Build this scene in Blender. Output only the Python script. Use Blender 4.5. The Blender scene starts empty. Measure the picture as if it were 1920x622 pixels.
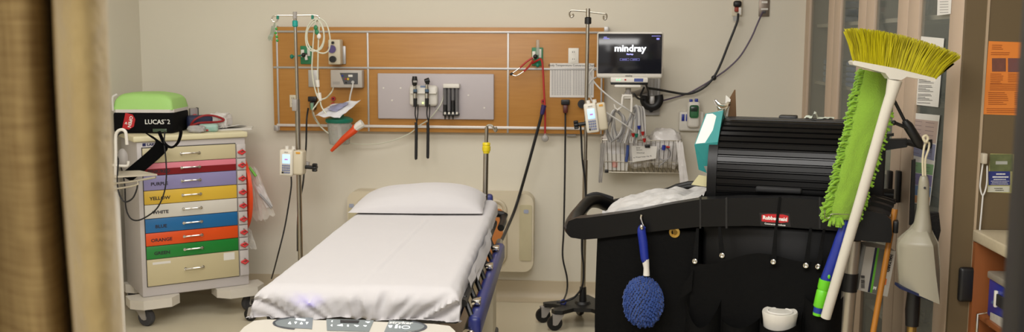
import bpy, bmesh, math, random
from math import sin, cos, pi, radians, sqrt
from mathutils import Vector as Vec, Matrix, noise
random.seed(7)
SC = bpy.context.scene
COL = SC.collection
# ------------------------------------------------------------------ camera model
CAMZ = 1.62; FPX = 1867.0; YAW = radians(4.9); PIT = radians(7.1); ROLL = .004
RC = Matrix.Rotation(YAW, 3, 'Z') @ Matrix.Rotation(pi/2-PIT, 3, 'X') @ Matrix.Rotation(ROLL, 3, 'Z')
EYE = Vec((0, 0, CAMZ))
def ray(x, y): return RC @ Vec(((x-960)/FPX, -(y-311)/FPX, -1))
def W(x, y, Y):
    d = ray(x, y); return EYE + d*(Y/d.y)
def F(x, y, z):
    d = ray(x, y); return EYE + d*((z-CAMZ)/d.z)
def S(x, y, X):
    d = ray(x, y); return EYE + d*(X/d.x)
def PL(x, y, p, n):
    d = ray(x, y); n = Vec(n); return EYE + d*((Vec(p)-EYE).dot(n)/d.dot(n))
def R4(x0, y0, x1, y1, Y):
    cx, cy = (x0+x1)/2, (y0+y1)/2
    return W(x0, cy, Y).x, W(x1, cy, Y).x, W(cx, y1, Y).z, W(cx, y0, Y).z
def path(Y, pts):
    return [W(p[0], p[1], p[2] if len(p) > 2 else Y) for p in pts]
# ------------------------------------------------------------------ materials
def lin(c):
    return tuple((v/255/12.92 if v/255 <= .04045 else ((v/255+.055)/1.055)**2.4) for v in c)
MATS = {}
def mat(name, rgb, rough=.5, metal=0., var=.05, scale=14., bump=0., bscale=None, emis=None, estr=1., sheen=0., spec=.5, alpha=1., stretch=None, rgb2=None):
    if name in MATS: return MATS[name]
    m = bpy.data.materials.new(name); m.use_nodes = True
    nt = m.node_tree; N = nt.nodes; L = nt.links
    b = N['Principled BSDF']
    c = lin(rgb); c2 = lin(rgb2) if rgb2 else tuple(v*(1-var*2) for v in c)
    tc = N.new('ShaderNodeTexCoord'); mp = N.new('ShaderNodeMapping')
    L.new(tc.outputs['Object'], mp.inputs['Vector'])
    if stretch: mp.inputs['Scale'].default_value = stretch
    nz = N.new('ShaderNodeTexNoise'); nz.inputs['Scale'].default_value = scale; nz.inputs['Detail'].default_value = 5
    L.new(mp.outputs['Vector'], nz.inputs['Vector'])
    mx = N.new('ShaderNodeMix'); mx.data_type = 'RGBA'
    mx.inputs['A'].default_value = (*c, 1); mx.inputs['B'].default_value = (*c2, 1)
    L.new(nz.outputs['Fac'], mx.inputs['Factor'])
    L.new(mx.outputs['Result'], b.inputs['Base Color'])
    b.inputs['Roughness'].default_value = rough; b.inputs['Metallic'].default_value = metal
    b.inputs['Specular IOR Level'].default_value = spec
    if sheen: b.inputs['Sheen Weight'].default_value = sheen
    if emis: b.inputs['Emission Color'].default_value = (*lin(emis), 1); b.inputs['Emission Strength'].default_value = estr
    if alpha < 1: b.inputs['Alpha'].default_value = alpha
    if bump:
        n2 = N.new('ShaderNodeTexNoise'); n2.inputs['Scale'].default_value = bscale or scale; n2.inputs['Detail'].default_value = 3
        L.new(mp.outputs['Vector'], n2.inputs['Vector'])
        bp = N.new('ShaderNodeBump'); bp.inputs['Strength'].default_value = bump; bp.inputs['Distance'].default_value = .01
        L.new(n2.outputs['Fac'], bp.inputs['Height']); L.new(bp.outputs['Normal'], b.inputs['Normal'])
    MATS[name] = m; return m
def clear(name, rgb, opacity=.12, rough=.05):
    if name in MATS: return MATS[name]
    m = bpy.data.materials.new(name); m.use_nodes = True
    nt = m.node_tree; N = nt.nodes; L = nt.links
    b = N['Principled BSDF']; b.inputs['Base Color'].default_value = (*lin(rgb), 1); b.inputs['Roughness'].default_value = rough
    t = N.new('ShaderNodeBsdfTransparent'); t.inputs['Color'].default_value = (.97, .98, .97, 1)
    f = N.new('ShaderNodeLayerWeight'); f.inputs['Blend'].default_value = .25
    nz = N.new('ShaderNodeTexNoise'); nz.inputs['Scale'].default_value = 18.
    tc = N.new('ShaderNodeTexCoord'); L.new(tc.outputs['Object'], nz.inputs['Vector'])
    a = N.new('ShaderNodeMath'); a.operation = 'MULTIPLY_ADD'; a.inputs[1].default_value = .35; a.inputs[2].default_value = opacity*.6
    a2 = N.new('ShaderNodeMath'); a2.operation = 'MULTIPLY_ADD'; a2.inputs[1].default_value = opacity*.8; a2.use_clamp = True
    L.new(f.outputs['Fresnel'], a.inputs[0]); L.new(nz.outputs['Fac'], a2.inputs[0]); L.new(a.outputs[0], a2.inputs[2])
    mx = N.new('ShaderNodeMixShader'); L.new(a2.outputs[0], mx.inputs['Fac'])
    L.new(t.outputs[0], mx.inputs[1]); L.new(b.outputs[0], mx.inputs[2])
    L.new(mx.outputs[0], N['Material Output'].inputs['Surface'])
    MATS[name] = m; return m
# ------------------------------------------------------------------ mesh builder
def catmull(pts, k=6, closed=False):
    P = [Vec(p) for p in pts]; n = len(P)
    if n < 3: return P
    out = []
    rng = range(n) if closed else range(n-1)
    for i in rng:
        if closed: a, b, c, d = P[i-1], P[i], P[(i+1) % n], P[(i+2) % n]
        else: a, b, c, d = P[max(i-1, 0)], P[i], P[i+1], P[min(i+2, n-1)]
        for j in range(k):
            t = j/k
            out.append(.5*((2*b)+(c-a)*t+(2*a-5*b+4*c-d)*t*t+(3*b-a-3*c+d)*t**3))
    if not closed: out.append(P[-1])
    return out
class MB:
    def __init__(s, T=None): s.bm = bmesh.new(); s.T = T or Matrix.Identity(4); s.mi = 0
    def _v(s, p): return s.bm.verts.new(s.T @ Vec(p))
    def _f(s, vs):
        try: f = s.bm.faces.new(vs); f.material_index = s.mi; return f
        except ValueError: return None
    def faces(s, verts, fcs):
        vs = [s._v(p) for p in verts]
        for f in fcs: s._f([vs[i] for i in f])
        return vs
    def box(s, x0, x1, y0, y1, z0, z1, bev=0, seg=2, M=None):
        V = [(x, y, z) for x in (min(x0, x1), max(x0, x1)) for y in (min(y0, y1), max(y0, y1)) for z in (min(z0, z1), max(z0, z1))]
        if M is not None: V = [M @ Vec(v) for v in V]
        vs = s.faces(V, [(0,1,3,2),(4,6,7,5),(0,4,5,1),(2,3,7,6),(0,2,6,4),(1,5,7,3)])
        if bev: s.bev(vs, bev, seg)
        return s
    def bev(s, vs, bev, seg=2, ang=0):
        es = set()
        for v in vs: es.update(v.link_edges)
        if ang: es = [e for e in es if len(e.link_faces) == 2 and e.calc_face_angle(0) > ang]
        r = bmesh.ops.bevel(s.bm, geom=list(es), offset=bev, segments=seg, affect='EDGES', profile=.5)
        for f in r['faces']: f.material_index = s.mi
    def cbox(s, c, d, bev=0, R=None, seg=2):
        M = Matrix.Translation(Vec(c)) @ (R.to_4x4() if R is not None else Matrix.Identity(4))
        return s.box(-d[0]/2, d[0]/2, -d[1]/2, d[1]/2, -d[2]/2, d[2]/2, bev, seg, M)
    def tube(s, pts, r, seg=8, smooth=0, closed=False, flat=None):
        if smooth:
            n0 = len(pts); pts2 = catmull(pts, smooth, closed)
            if isinstance(r, (list, tuple)):
                m = len(pts2); r = [r[min(int(i*(n0-1)/(m-1)), n0-2)]*(1-(i*(n0-1)/(m-1)-min(int(i*(n0-1)/(m-1)), n0-2)))+r[min(int(i*(n0-1)/(m-1)), n0-2)+1]*(i*(n0-1)/(m-1)-min(int(i*(n0-1)/(m-1)), n0-2)) for i in range(m)]
            pts = pts2
        P = [Vec(p) for p in pts]; n = len(P); rings = []
        t0 = (P[1]-P[0]).normalized()
        nrm = t0.cross(Vec((0, 0, 1)))
        if nrm.length < 1e-3: nrm = t0.cross(Vec((0, 1, 0)))
        nrm.normalize()
        for i in range(n):
            if closed: t = (P[(i+1) % n]-P[i-1])
            else: t = P[min(i+1, n-1)]-P[max(i-1, 0)]
            if t.length < 1e-9: t = t0.copy()
            t.normalize(); nrm = nrm-t*nrm.dot(t)
            if nrm.length < 1e-6: nrm = t.orthogonal()
            nrm.normalize(); bn = t.cross(nrm)
            rr = r[i] if isinstance(r, (list, tuple)) else r
            fl = flat if flat else 1
            rings.append([s._v(P[i]+nrm*cos(2*pi*k/seg)*rr+bn*sin(2*pi*k/seg)*rr*fl) for k in range(seg)])
        for i in range(n if closed else n-1):
            a, b = rings[i], rings[(i+1) % n]
            for k in range(seg): s._f([a[k], a[(k+1) % seg], b[(k+1) % seg], b[k]])
        if not closed:
            s._f(rings[0][::-1]); s._f(rings[-1])
        return s
    def cyl(s, p0, p1, r, r1=None, seg=20): return s.tube([p0, p1], [r, r1 if r1 is not None else r], seg)
    def lathe(s, prof, c, axis=(0, 0, 1), seg=24):
        ax = Vec(axis).normalized(); u = ax.orthogonal().normalized(); v = ax.cross(u); c = Vec(c); rings = []
        for r, h in prof: rings.append([s._v(c+ax*h+(u*cos(2*pi*k/seg)+v*sin(2*pi*k/seg))*max(r, 1e-4)) for k in range(seg)])
        for a, b in zip(rings, rings[1:]):
            for k in range(seg): s._f([a[k], a[(k+1) % seg], b[(k+1) % seg], b[k]])
        s._f(rings[0][::-1]); s._f(rings[-1]); return s
    def prism(s, poly, d, bev=0, seg=2):   # poly: 3D points, d: extrusion vector
        d = Vec(d); n = len(poly)
        a = [s._v(p) for p in poly]; b = [s._v(Vec(p)+d) for p in poly]
        s._f(a[::-1]); s._f(b)
        for i in range(n): s._f([a[i], a[(i+1) % n], b[(i+1) % n], b[i]])
        if bev: s.bev(a+b, bev, seg, ang=.5)
        return s
    def grid(s, f, nu, nv, wrapu=False):
        vs = [[s._v(f(i/nu, j/nv)) for j in range(nv+1)] for i in range(nu if wrapu else nu+1)]
        for i in range(nu):
            for j in range(nv):
                s._f([vs[i][j], vs[(i+1) % len(vs)][j], vs[(i+1) % len(vs)][j+1], vs[i][j+1]])
        return s
    def ball(s, c, r, seg=16, rings=10, R=None):
        c = Vec(c); r = Vec(r) if not isinstance(r, (int, float)) else Vec((r, r, r))
        def f(u, v):
            th = 2*pi*u; ph = pi*v
            p = Vec((r.x*sin(ph)*cos(th), r.y*sin(ph)*sin(th), r.z*cos(ph)))
            if R is not None: p = R @ p
            return c+p
        return s.grid(f, seg, rings, True)
    def text(s, body, size, M, align='CENTER', depth=.0004, bold=0, sx=1.):
        cu = bpy.data.curves.new('t', 'FONT'); cu.body = body; cu.size = size; cu.align_x = align; cu.align_y = 'CENTER'
        cu.extrude = depth; cu.offset = bold; cu.resolution_u = 2
        o = bpy.data.objects.new('t', cu); COL.objects.link(o)
        me = bpy.data.meshes.new_from_object(o.evaluated_get(bpy.context.evaluated_depsgraph_get()))
        X = Matrix.Diagonal((sx, 1, 1, 1))
        vs = [s._v(M @ (X @ v.co)) for v in me.vertices]
        for p in me.polygons: s._f([vs[i] for i in p.vertices])
        bpy.data.objects.remove(o); bpy.data.curves.remove(cu); bpy.data.meshes.remove(me)
        return s
    def build(s, name, mats, parent=None, sharp=38, flat=False):
        bm = s.bm
        bmesh.ops.recalc_face_normals(bm, faces=bm.faces)
        me = bpy.data.meshes.new(name)
        vs = [v.co for v in bm.verts]
        o = bpy.data.objects.new(name, me)
        if parent is None:
            lo = [min(v[i] for v in vs) for i in range(3)]; hi = [max(v[i] for v in vs) for i in range(3)]
            org = Vec(((lo[0]+hi[0])/2, (lo[1]+hi[1])/2, lo[2])); o.location = org
            bmesh.ops.translate(bm, verts=bm.verts, vec=-org)
        else:
            bmesh.ops.transform(bm, verts=bm.verts, matrix=wm(parent).inverted()); o.parent = parent
        bm.to_mesh(me); bm.free()
        for m in (mats if isinstance(mats, (list, tuple)) else [mats]): me.materials.append(m)
        if not flat:
            for p in me.polygons: p.use_smooth = True
            me.set_sharp_from_angle(angle=radians(sharp))
        COL.objects.link(o); return o
def wm(o):
    m = Matrix.LocRotScale(o.location, o.rotation_euler, o.scale)
    return wm(o.parent) @ m if o.parent else m
def thing(name, label, cat, loc=(0, 0, 0), rz=0, group=None):
    o = bpy.data.objects.new(name, None); o.empty_display_size = .1; COL.objects.link(o)
    o.location = loc; o.rotation_euler = (0, 0, rz); tag(o, label, cat, group); return o
def tag(o, label, cat, group=None, kind=None):
    if label: o['label'] = label
    if cat: o['category'] = cat
    if group: o['group'] = group
    if kind: o['kind'] = kind
    return o
def structure(o): o['kind'] = 'structure'; return o
def dup(o, parent=None, loc=None, rz=None, label=None):
    c = o.copy(); COL.objects.link(c)
    if parent is not None: c.parent = parent
    if loc is not None: c.location = loc
    if rz is not None: c.rotation_euler[2] = rz
    if label: c['label'] = label
    for ch in [x for x in COL.objects if x.parent == o]: dup(ch, c)
    return c
def face_back(p, rz=0):   # text frame on a surface whose normal points to -Y (towards the viewer)
    return Matrix.Translation(Vec(p)) @ Matrix.Rotation(rz, 4, 'Z') @ Matrix.Rotation(pi/2, 4, 'X')
# ------------------------------------------------------------------ palette
m_wall = mat('wall_paint', (218, 212, 196), .7, var=.02, scale=3, bump=.03, bscale=180)
m_floor = mat('vinyl_floor', (216, 207, 182), .22, var=.035, scale=3.5, bump=.01, bscale=40)
m_cove = mat('cove_base', (196, 182, 156), .4, var=.03)
m_ceil = mat('ceiling_paint', (238, 236, 230), .8, var=.02)
m_dkwall = mat('tan_laminate', (102, 86, 60), .55, var=.03, scale=4)
m_cab = mat('beige_laminate', (190, 168, 146), .45, var=.03, scale=6)
m_steel = mat('brushed_steel', (178, 172, 160), .28, 1., var=.05, scale=60)
m_chrome = mat('chrome', (215, 212, 205), .14, 1., var=.02)
m_alu = mat('aluminium_strip', (186, 184, 182), .4, .6, var=.03)
m_black = mat('black_plastic', (20, 20, 21), .42, var=.1)
m_blackm = mat('black_moulded_plastic', (10, 10, 11), .34, spec=.3, var=.1, scale=30, bump=.05, bscale=400)
m_blackf = mat('black_vinyl_fabric', (8, 8, 8), .8, spec=.15, var=.15, scale=30, bump=.2, bscale=60)
m_rubber = mat('dark_rubber', (30, 30, 32), .7, var=.1)
m_grubber = mat('grey_rubber', (66, 66, 70), .65, var=.1)
m_white = mat('white_plastic', (226, 222, 213), .4, var=.03)
m_cream = mat('cream_plastic', (214, 204, 180), .42, var=.04)
m_grey = mat('grey_plastic', (165, 160, 155), .45, var=.04)
m_dgrey = mat('dark_grey_plastic', (78, 78, 80), .5, var=.05)
m_paper = mat('paper', (228, 225, 218), .8, var=.03)
m_ink = mat('black_ink', (32, 30, 32), .7, var=.02)
m_ginkt = mat('grey_ink', (120, 118, 116), .8, var=.05)
m_wink = mat('white_ink', (236, 236, 232), .6, var=.02)
m_red = mat('red_plastic', (178, 32, 30), .4, var=.08)
m_blue = mat('blue_plastic', (32, 50, 150), .35, var=.08)
m_teal = mat('teal_plastic', (20, 128, 104), .4, var=.1)
m_green = mat('green_plastic', (40, 130, 84), .4, var=.1)
m_tube = mat('clear_vinyl_tube', (205, 205, 186), .25, var=.04)
m_wire = mat('white_cable', (212, 210, 206), .5, var=.03)
m_gwire = mat('grey_cable', (150, 148, 148), .5, var=.03)
m_cord = mat('black_cable', (22, 22, 25), .5, var=.05)
m_orange = mat('orange_plastic', (222, 74, 26), .4, var=.06)
m_cling = clear('clear_plastic_film', (235, 232, 226), .45, .25)
m_glass = clear('cabinet_glass', (140, 145, 140), .10, .03)
m_canis = clear('clear_canister', (214, 214, 208), .3, .15)
# ================================================================== ROOM
YW = 6.15; XL = -2.90; XC = 1.23; YE = 3.51
def slab(name, x0, x1, y0, y1, z0, z1, m):
    return structure(MB().box(x0, x1, y0, y1, z0, z1).build(name, m))
slab('floor', -3.4, 2.6, -1.5, 6.4, -.06, 0, m_floor)
slab('ceiling', -3.4, 2.6, -1.5, 6.4, 2.75, 2.81, m_ceil)
slab('wall_back', XL-.1, 1.85, YW, YW+.1, 0, 2.75, m_wall)
slab('wall_left', XL-.1, XL, -1.5, YW, 0, 2.75, m_wall)
slab('wall_right_rear', 1.76, 1.86, YE+.02, YW, 0, 2.75, m_wall)
slab('wall_return', 1.304, 2.35, YE, YE+.02, 0, 2.75, m_dkwall)
slab('wall_right', 2.25, 2.35, -1.5, YE, 0, 2.75, m_dkwall)
def cove(name, p0, p1, n):
    p0 = Vec(p0); p1 = Vec(p1); n = Vec(n); prof = [(0, .125), (.007, .123), (.008, .06), (.014, .034), (.026, .016), (.046, .004), (.075, .0008), (0, .0008)]
    poly = [p0+n*a+Vec((0, 0, b)) for a, b in prof]
    return structure(MB().prism(poly, p1-p0).build(name, m_cove))
cove('baseboard_back', (XL, YW, 0), (XC, YW, 0), (0, -1, 0))
cove('baseboard_left', (XL, 0, 0), (XL, YW, 0), (1, 0, 0))
slab('trim_seam', 1.299, 1.307, YE-.004, YE, 0, 2.75, mat('seam_strip', (176, 156, 130), .5))
# cove joint line on the back wall panel (wall base sheet seam)
# ------------------------------------------------------------------ lights + world + camera
def area(name, loc, rot, sx, sy, power, colr=(1, .975, .945)):
    l = bpy.data.lights.new(name, 'AREA'); l.shape = 'RECTANGLE'; l.size = sx; l.size_y = sy; l.energy = power; l.color = colr
    o = bpy.data.objects.new(name, l); COL.objects.link(o); o.location = loc; o.rotation_euler = rot; return o
area('ceiling_light_bed', (-.3, 4.5, 2.7), (0, 0, 0), 1.2, 1.2, 13)
area('ceiling_light_left', (-1.8, 4.2, 2.7), (0, 0, 0), 1.2, 1.2, 10)
area('room_fill_light', (-.6, 1.9, 2.7), (radians(30), 0, 0), 2.8, 1.2, 92)  # unseen fill set forward and tilted to brighten the back wall
area('front_fill_light', (-.9, -.9, 2.3), (radians(62), 0, radians(-5)), 1.8, 1.0, 16)  # fill light added behind the camera, aimed into the room
w = bpy.data.worlds.new('World'); SC.world = w; w.use_nodes = True
w.node_tree.nodes['Background'].inputs[0].default_value = (*lin((236, 230, 222)), 1)
w.node_tree.nodes['Background'].inputs[1].default_value = .62
cam = bpy.data.cameras.new('camera'); co = bpy.data.objects.new('camera', cam); COL.objects.link(co)
cam.sensor_fit = 'HORIZONTAL'; cam.sensor_width = 36.; cam.lens = FPX*36/1920; cam.clip_start = .05
co.matrix_world = Matrix.Translation(EYE) @ RC.to_4x4(); SC.camera = co
cam.dof.use_dof = True; cam.dof.focus_distance = 4.1; cam.dof.aperture_fstop = 4.5
SC.view_settings.view_transform = 'Standard'; SC.view_settings.look = 'None'
SC.view_settings.exposure = .41; SC.view_settings.gamma = 1.
SC.cycles.use_denoising = True; SC.cycles.max_bounces = 8; SC.cycles.transparent_max_bounces = 24
# ================================================================== HEADWALL
YH = 6.09
wood = mat('honey_maple_laminate', (190, 138, 70), .38, var=.09, scale=5, stretch=(1.2, 1, 14), rgb2=(168, 114, 50))
hw = thing('headwall_panel', 'long honey maple medical wall panel with aluminium strips behind the bed', 'wall panel', ((R4(512, 50, 1131, 245, YH)[0]+R4(512, 50, 1131, 245, YH)[1])/2, YW, 1.07))
hx0, hx1, hz0, hz1 = R4(512, 51, 1133, 248, YH)
MB().box(hx0, hx1, YH, YW-.001, hz0, hz1, .003).build('wood_board', wood, hw)
for px, w_ in ((521, 3), (690.5, 4), (952.5, 4), (1128, 5)):
    x = W(px, 150, YH).x; MB().box(x-.0055, x+.0055, YH-.006, YH+.002, hz0+.002, hz1-.03, .001).build('metal_strip', m_alu, hw)
for py0, py1 in ((58, 62), (126, 130)):
    z = W(820, (py0+py1)/2, YH).z; MB().box(hx0+.006, hx1-.004, YH-.007, YH+.002, z-.006, z+.006, .001).build('metal_strip', m_alu, hw)
z = W(820, 237.5, YH).z; MB().box(hx0+.02, hx1-.01, YH-.012, YH+.002, z-.008, z+.008, .002).build('bottom_rail', mat('pale_metal_rail', (226, 220, 214), .35, .2), hw)
for cx, cz in ((hx0+.012, hz0+.016), (hx1+.008, hz1-.012), (hx0+.012, hz1-.012)):
    MB().box(cx-.014, cx+.014, YH-.004, YW-.004, cz-.018, cz+.018, .002).build('corner_cap', m_alu, hw)
x0, x1, z0, z1 = R4(1062, 252, 1080, 258, YH); MB().box(x0, x1, YH+.02, YH+.05, hz0-.018, hz0, .002).build('rail_clip', m_grey, hw)
Y1 = YH-.002      # face the fittings are fixed to
def wbox(mb, px, Yf, Yb, bev=.003, seg=2):
    a, b, c, d = R4(*px, Yf); mb.box(a, b, Yf, Yb, c, d, bev, seg); return mb
def disc(mb, px, py, rpx, Yf, Yb, seg=20):
    c = W(px, py, Yf); mb.cyl((c.x, Yb, c.z), (c.x, Yf, c.z), rpx*Yf/FPX, seg=seg); return mb
# ---- green gas flowmeters
def flowmeter(px, py, label, knob, tube):
    t = thing('gas_flowmeter', label, 'flowmeter', W(px, py, Y1))
    wbox(MB(), (px-10, py-17, px+11, py+17), Y1-.012, Y1, .003).build('outlet_plate', m_green, t)
    m = MB(); wbox(m, (px-9, py-10, px-3, py+4), Y1-.016, Y1-.010, .001); wbox(m, (px+3, py-14, px+8, py+2), Y1-.016, Y1-.01, .001); m.build('plate_label', m_white, t)
    c = W(px, py, Y1-.05)
    MB().cyl((c.x-.01, Y1-.01, c.z), (c.x-.01, Y1-.06, c.z), .011).ball((c.x-.01, Y1-.06, c.z), .014).build('valve_body', m_black, t)
    m = MB(); kx = W(knob[0], knob[1], Y1-.06); m.tube([(c.x, Y1-.055, c.z), kx], .005); m.ball(kx, (.012, .012, .014)); m.build('valve_knob', m_teal, t)
    m = MB()
    if tube == 'up': m.cyl((c.x+.004, Y1-.055, c.z+.01), (c.x+.004, Y1-.055, c.z+.10), .010); m.build('flow_tube', m_canis, t)
    else: m.cyl((c.x, Y1-.05, c.z), (c.x+.005, Y1-.05, c.z-.03), .009); m.build('hose_barb', m_white, t)
    return t
flowmeter(573, 103, 'green gas outlet with side knob beside the left drip pole', (547, 106), 'down')
flowmeter(1007, 106, 'green oxygen outlet with clear flow tube where the red stethoscope hangs', (1008, 122), 'up')
# ---- suction regulator
t = thing('suction_regulator', 'cream suction regulator with purple gauge and black knob', 'regulator', W(628, 120, Y1))
wbox(MB(), (631, 86, 648, 120), Y1-.01, Y1, .002).build('wall_plate', m_alu, t)
wbox(MB(), (615, 74, 638, 121), Y1-.085, Y1-.012, .008, 3).build('housing', m_cream, t)
disc(MB(), 622, 92, 7.5, Y1-.094, Y1-.08).build('gauge', mat('purple_gauge', (92, 78, 132), .3), t)
m = MB(); disc(m, 623.5, 80, 2.6, Y1-.098, Y1-.08); m.build('mode_switch', m_black, t)
m = MB(); disc(m, 623, 111, 6.2, Y1-.108, Y1-.08); m.build('control_knob', m_black, t)
tag(wbox(MB(), (578, 131, 597.5, 163), Y1-.008, Y1, .002).build('blank_wall_plate', m_alu), 'blank brushed metal plate below the left green gas outlet', 'wall plate')
# ---- pressure unit
t = thing('air_control_unit', 'grey wall control unit with dark face and coloured buttons', 'control unit', W(649, 164, Y1))
wbox(MB(), (619.5, 131, 679, 164.5), Y1-.06, Y1, .006, 3).build('housing', mat('warm_grey_plastic', (186, 178, 168), .4), t)
yf = Y1-.0615
pp = [W(x, y, yf) for x, y in ((637, 136.5), (671, 136.5), (671, 158), (645, 158))]
MB().prism(pp, (0, .003, 0)).build('control_face', m_dgrey, t)
for (x, y, r, c) in ((642, 142, 1.7, m_blue), (648, 148, 1.5, m_red), (652.5, 148, 2.2, mat('yellow_button', (214, 180, 40), .4)), (648.5, 154.5, 1.5, m_black)):
    disc(MB(), x, y, r, yf-.004, yf).build('button', c, t)
wbox(MB(), (653, 140, 661, 144), yf-.001, yf+.001, 0).build('legend_sticker', m_paper, t)
m = MB(); disc(m, 661.5, 154, 3, yf-.014, yf); m.build('hose_port', m_alu, t)
m = MB()
for k in range(4): wbox(m, (624, 153+k*1.4, 637, 153.7+k*1.4), yf, yf+.002, 0)
m.build('vent_slots', m_grey, t)
tag(MB().tube(path(5.99, [(662, 155, yf-.01), (661, 162), (657, 178), (655, 192)]), .0048, smooth=6).build('air_hose', m_wire), 'short white hose from the grey control unit to the plastic package', 'hose')
# ---- outlets
def duplex(px, label, body, slot, name='power_outlet'):
    t = thing(name, label, 'outlet', W((px[0]+px[2])/2, px[3], Y1))
    wbox(MB(), px, Y1-.007, Y1, .002).build('cover_plate', body, t)
    h = (px[3]-px[1]); cx = (px[0]+px[2])/2
    for k in (.27, .73):
        m = MB(); disc(m, cx, px[1]+h*k, min(4.4, (px[2]-px[0])*.38), Y1-.010, Y1-.006); s = m.build('socket', body, t)
        m = MB()
        for dx in (-1.6, 1.6): wbox(m, (cx+dx-.4, px[1]+h*k-1.8, cx+dx+.4, px[1]+h*k+1), Y1-.011, Y1-.009, 0)
        m.build('slots', slot, s)
    return t
duplex((543, 178, 555, 201), 'cream double power outlet left of the left drip pole', m_cream, m_ink)
duplex((1065.5, 90, 1085, 119), 'white double outlet above the temperature chart', m_white, m_ink)
def round_outlet(px, py, label, r=4.2):
    t = thing('emergency_outlet', label, 'outlet', W(px, py+r, Y1))
    m = MB(); disc(m, px, py, r, Y1-.009, Y1); m.build('outlet_face', m_red, t)
    m = MB(); disc(m, px, py, r*.4, Y1-.011, Y1-.008); m.build('centre_hole', m_ink, t)
round_outlet(624.5, 185, 'red round outlet, upper one above the plastic package')
round_outlet(624.5, 196, 'red round outlet, lower one half hidden by the plastic package')
round_outlet(1018.5, 190, 'small red outlet behind the hanging red stethoscope tube')
def plug_set(px, py, label, cordpts, w=8, body=m_black, cap=m_black, plug=None, slabel=''):
    t = thing('black_outlet', slabel, 'outlet', W(px, py+4, Y1))
    wbox(MB(), (px-w, py-5, px+w, py+4.5), Y1-.03, Y1, .004).build('socket_block', body, t)
    wbox(MB(), (px-w*.6, py-2.5, px+w*.6, py+2.5), Y1-.032, Y1-.029, .001).build('socket_face', m_rubber, t)
    t = thing('wall_power_cable', label, 'power cord', W(px, py+20, Y1))
    wbox(MB(), (px-w*.55, py+5, px+w*.55, py+20), Y1-.055, Y1-.004, .006).build('plug', plug or m_black, t)
    MB().tube([p for p in cordpts], .0055, smooth=8).build('cable', m_cord, t)
    return t
t = plug_set(585, 186, 'black power cord plugged into the maple panel by the left drip pole', path(6.0, [(578, 203, Y1-.04), (575, 225), (574, 270), (571, 310), (568, 345, 5.72), (561, 380, 5.66), (558, 420), (558, 470, 5.9)]), slabel='black outlet block on the maple panel beside the left drip pole')
wbox(MB(), (582, 193, 587.5, 206), Y1-.058, Y1-.054, .001).build('plug_label', mat('pale_green_plastic', (120, 160, 130), .5), t)
plug_set(1060, 192, 'black power cord hanging straight down from under the temperature chart', path(6.02, [(1060, 210, Y1-.03), (1060, 240), (1059, 330), (1057, 430), (1055, 480), (1063, 520), (1063, 545), (1057, 562, 5.74)]), plug=mat('dark_red_plug', (84, 30, 28), .4), slabel='black outlet block on the maple panel below the temperature chart')
t = thing('round_socket', 'black round socket beside the right drip pole', 'socket', W(1091, 200, Y1))
m = MB(); disc(m, 1091, 195, 8, Y1-.03, Y1); m.build('socket_body', m_black, t)
m = MB(); disc(m, 1091, 195, 5, Y1-.034, Y1-.03); m.build('socket_ring', m_rubber, t)
# bed power cord (purple plug)
t = thing('bed_power_cord', 'thick black bed power cord with purple plug running down to the bed rail', 'power cord', W(1017, 200, Y1))
m = MB(); m.tube(path(5.98, [(1020, 197), (1016, 214)]), [.016, .013], 12); m.build('plug', mat('purple_plug', (48, 38, 92), .4), t)
MB().tube(path(5.98, [(1016, 213), (1009, 240), (990, 310), (968, 385), (952, 425, 5.7), (938, 455, 5.2), (925, 478, 4.9)]), .009, smooth=8).build('cable', m_cord, t)
# ---- otoscope board
YB = Y1-.02
t = thing('equipment_board', 'lilac grey rectangular mounting board on the maple wall panel', 'board', W(817, 223, Y1))
wbox(MB(), (708, 138, 926, 223.5), YB, Y1, .006, 3).build('board', mat('lilac_grey_panel', (186, 178, 180), .45, var=.02), t)
for x, y in ((719, 165), (751, 165), (735, 188), (878, 178.5), (908, 202)):
    m = MB(); disc(m, x, y, 1.6, YB-.003, YB+.001, 12); m.build('screw_cap', m_white, t)
t = thing('diagnostic_station', 'white wall base holding two black examination handles', 'medical instrument', W(793, 199, YB))
wbox(MB(), (767, 160, 820, 199), YB-.045, YB-.0005, .02, 4).build('housing', m_white, t)
wbox(MB(), (769, 172, 818, 176), YB-.066, YB-.04, .004).build('cradle_shelf', m_white, t)
m = MB(); disc(m, 793, 193, 1.6, YB-.047, YB-.044, 10); m.build('power_light', mat('green_led', (190, 255, 120), .4, emis=(200, 255, 120), estr=2), t)
wbox(MB(), (788, 160.5, 799, 164), YB-.046, YB-.044, 0).build('badge', mat('pale_blue_print', (120, 140, 175), .5), t)
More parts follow.
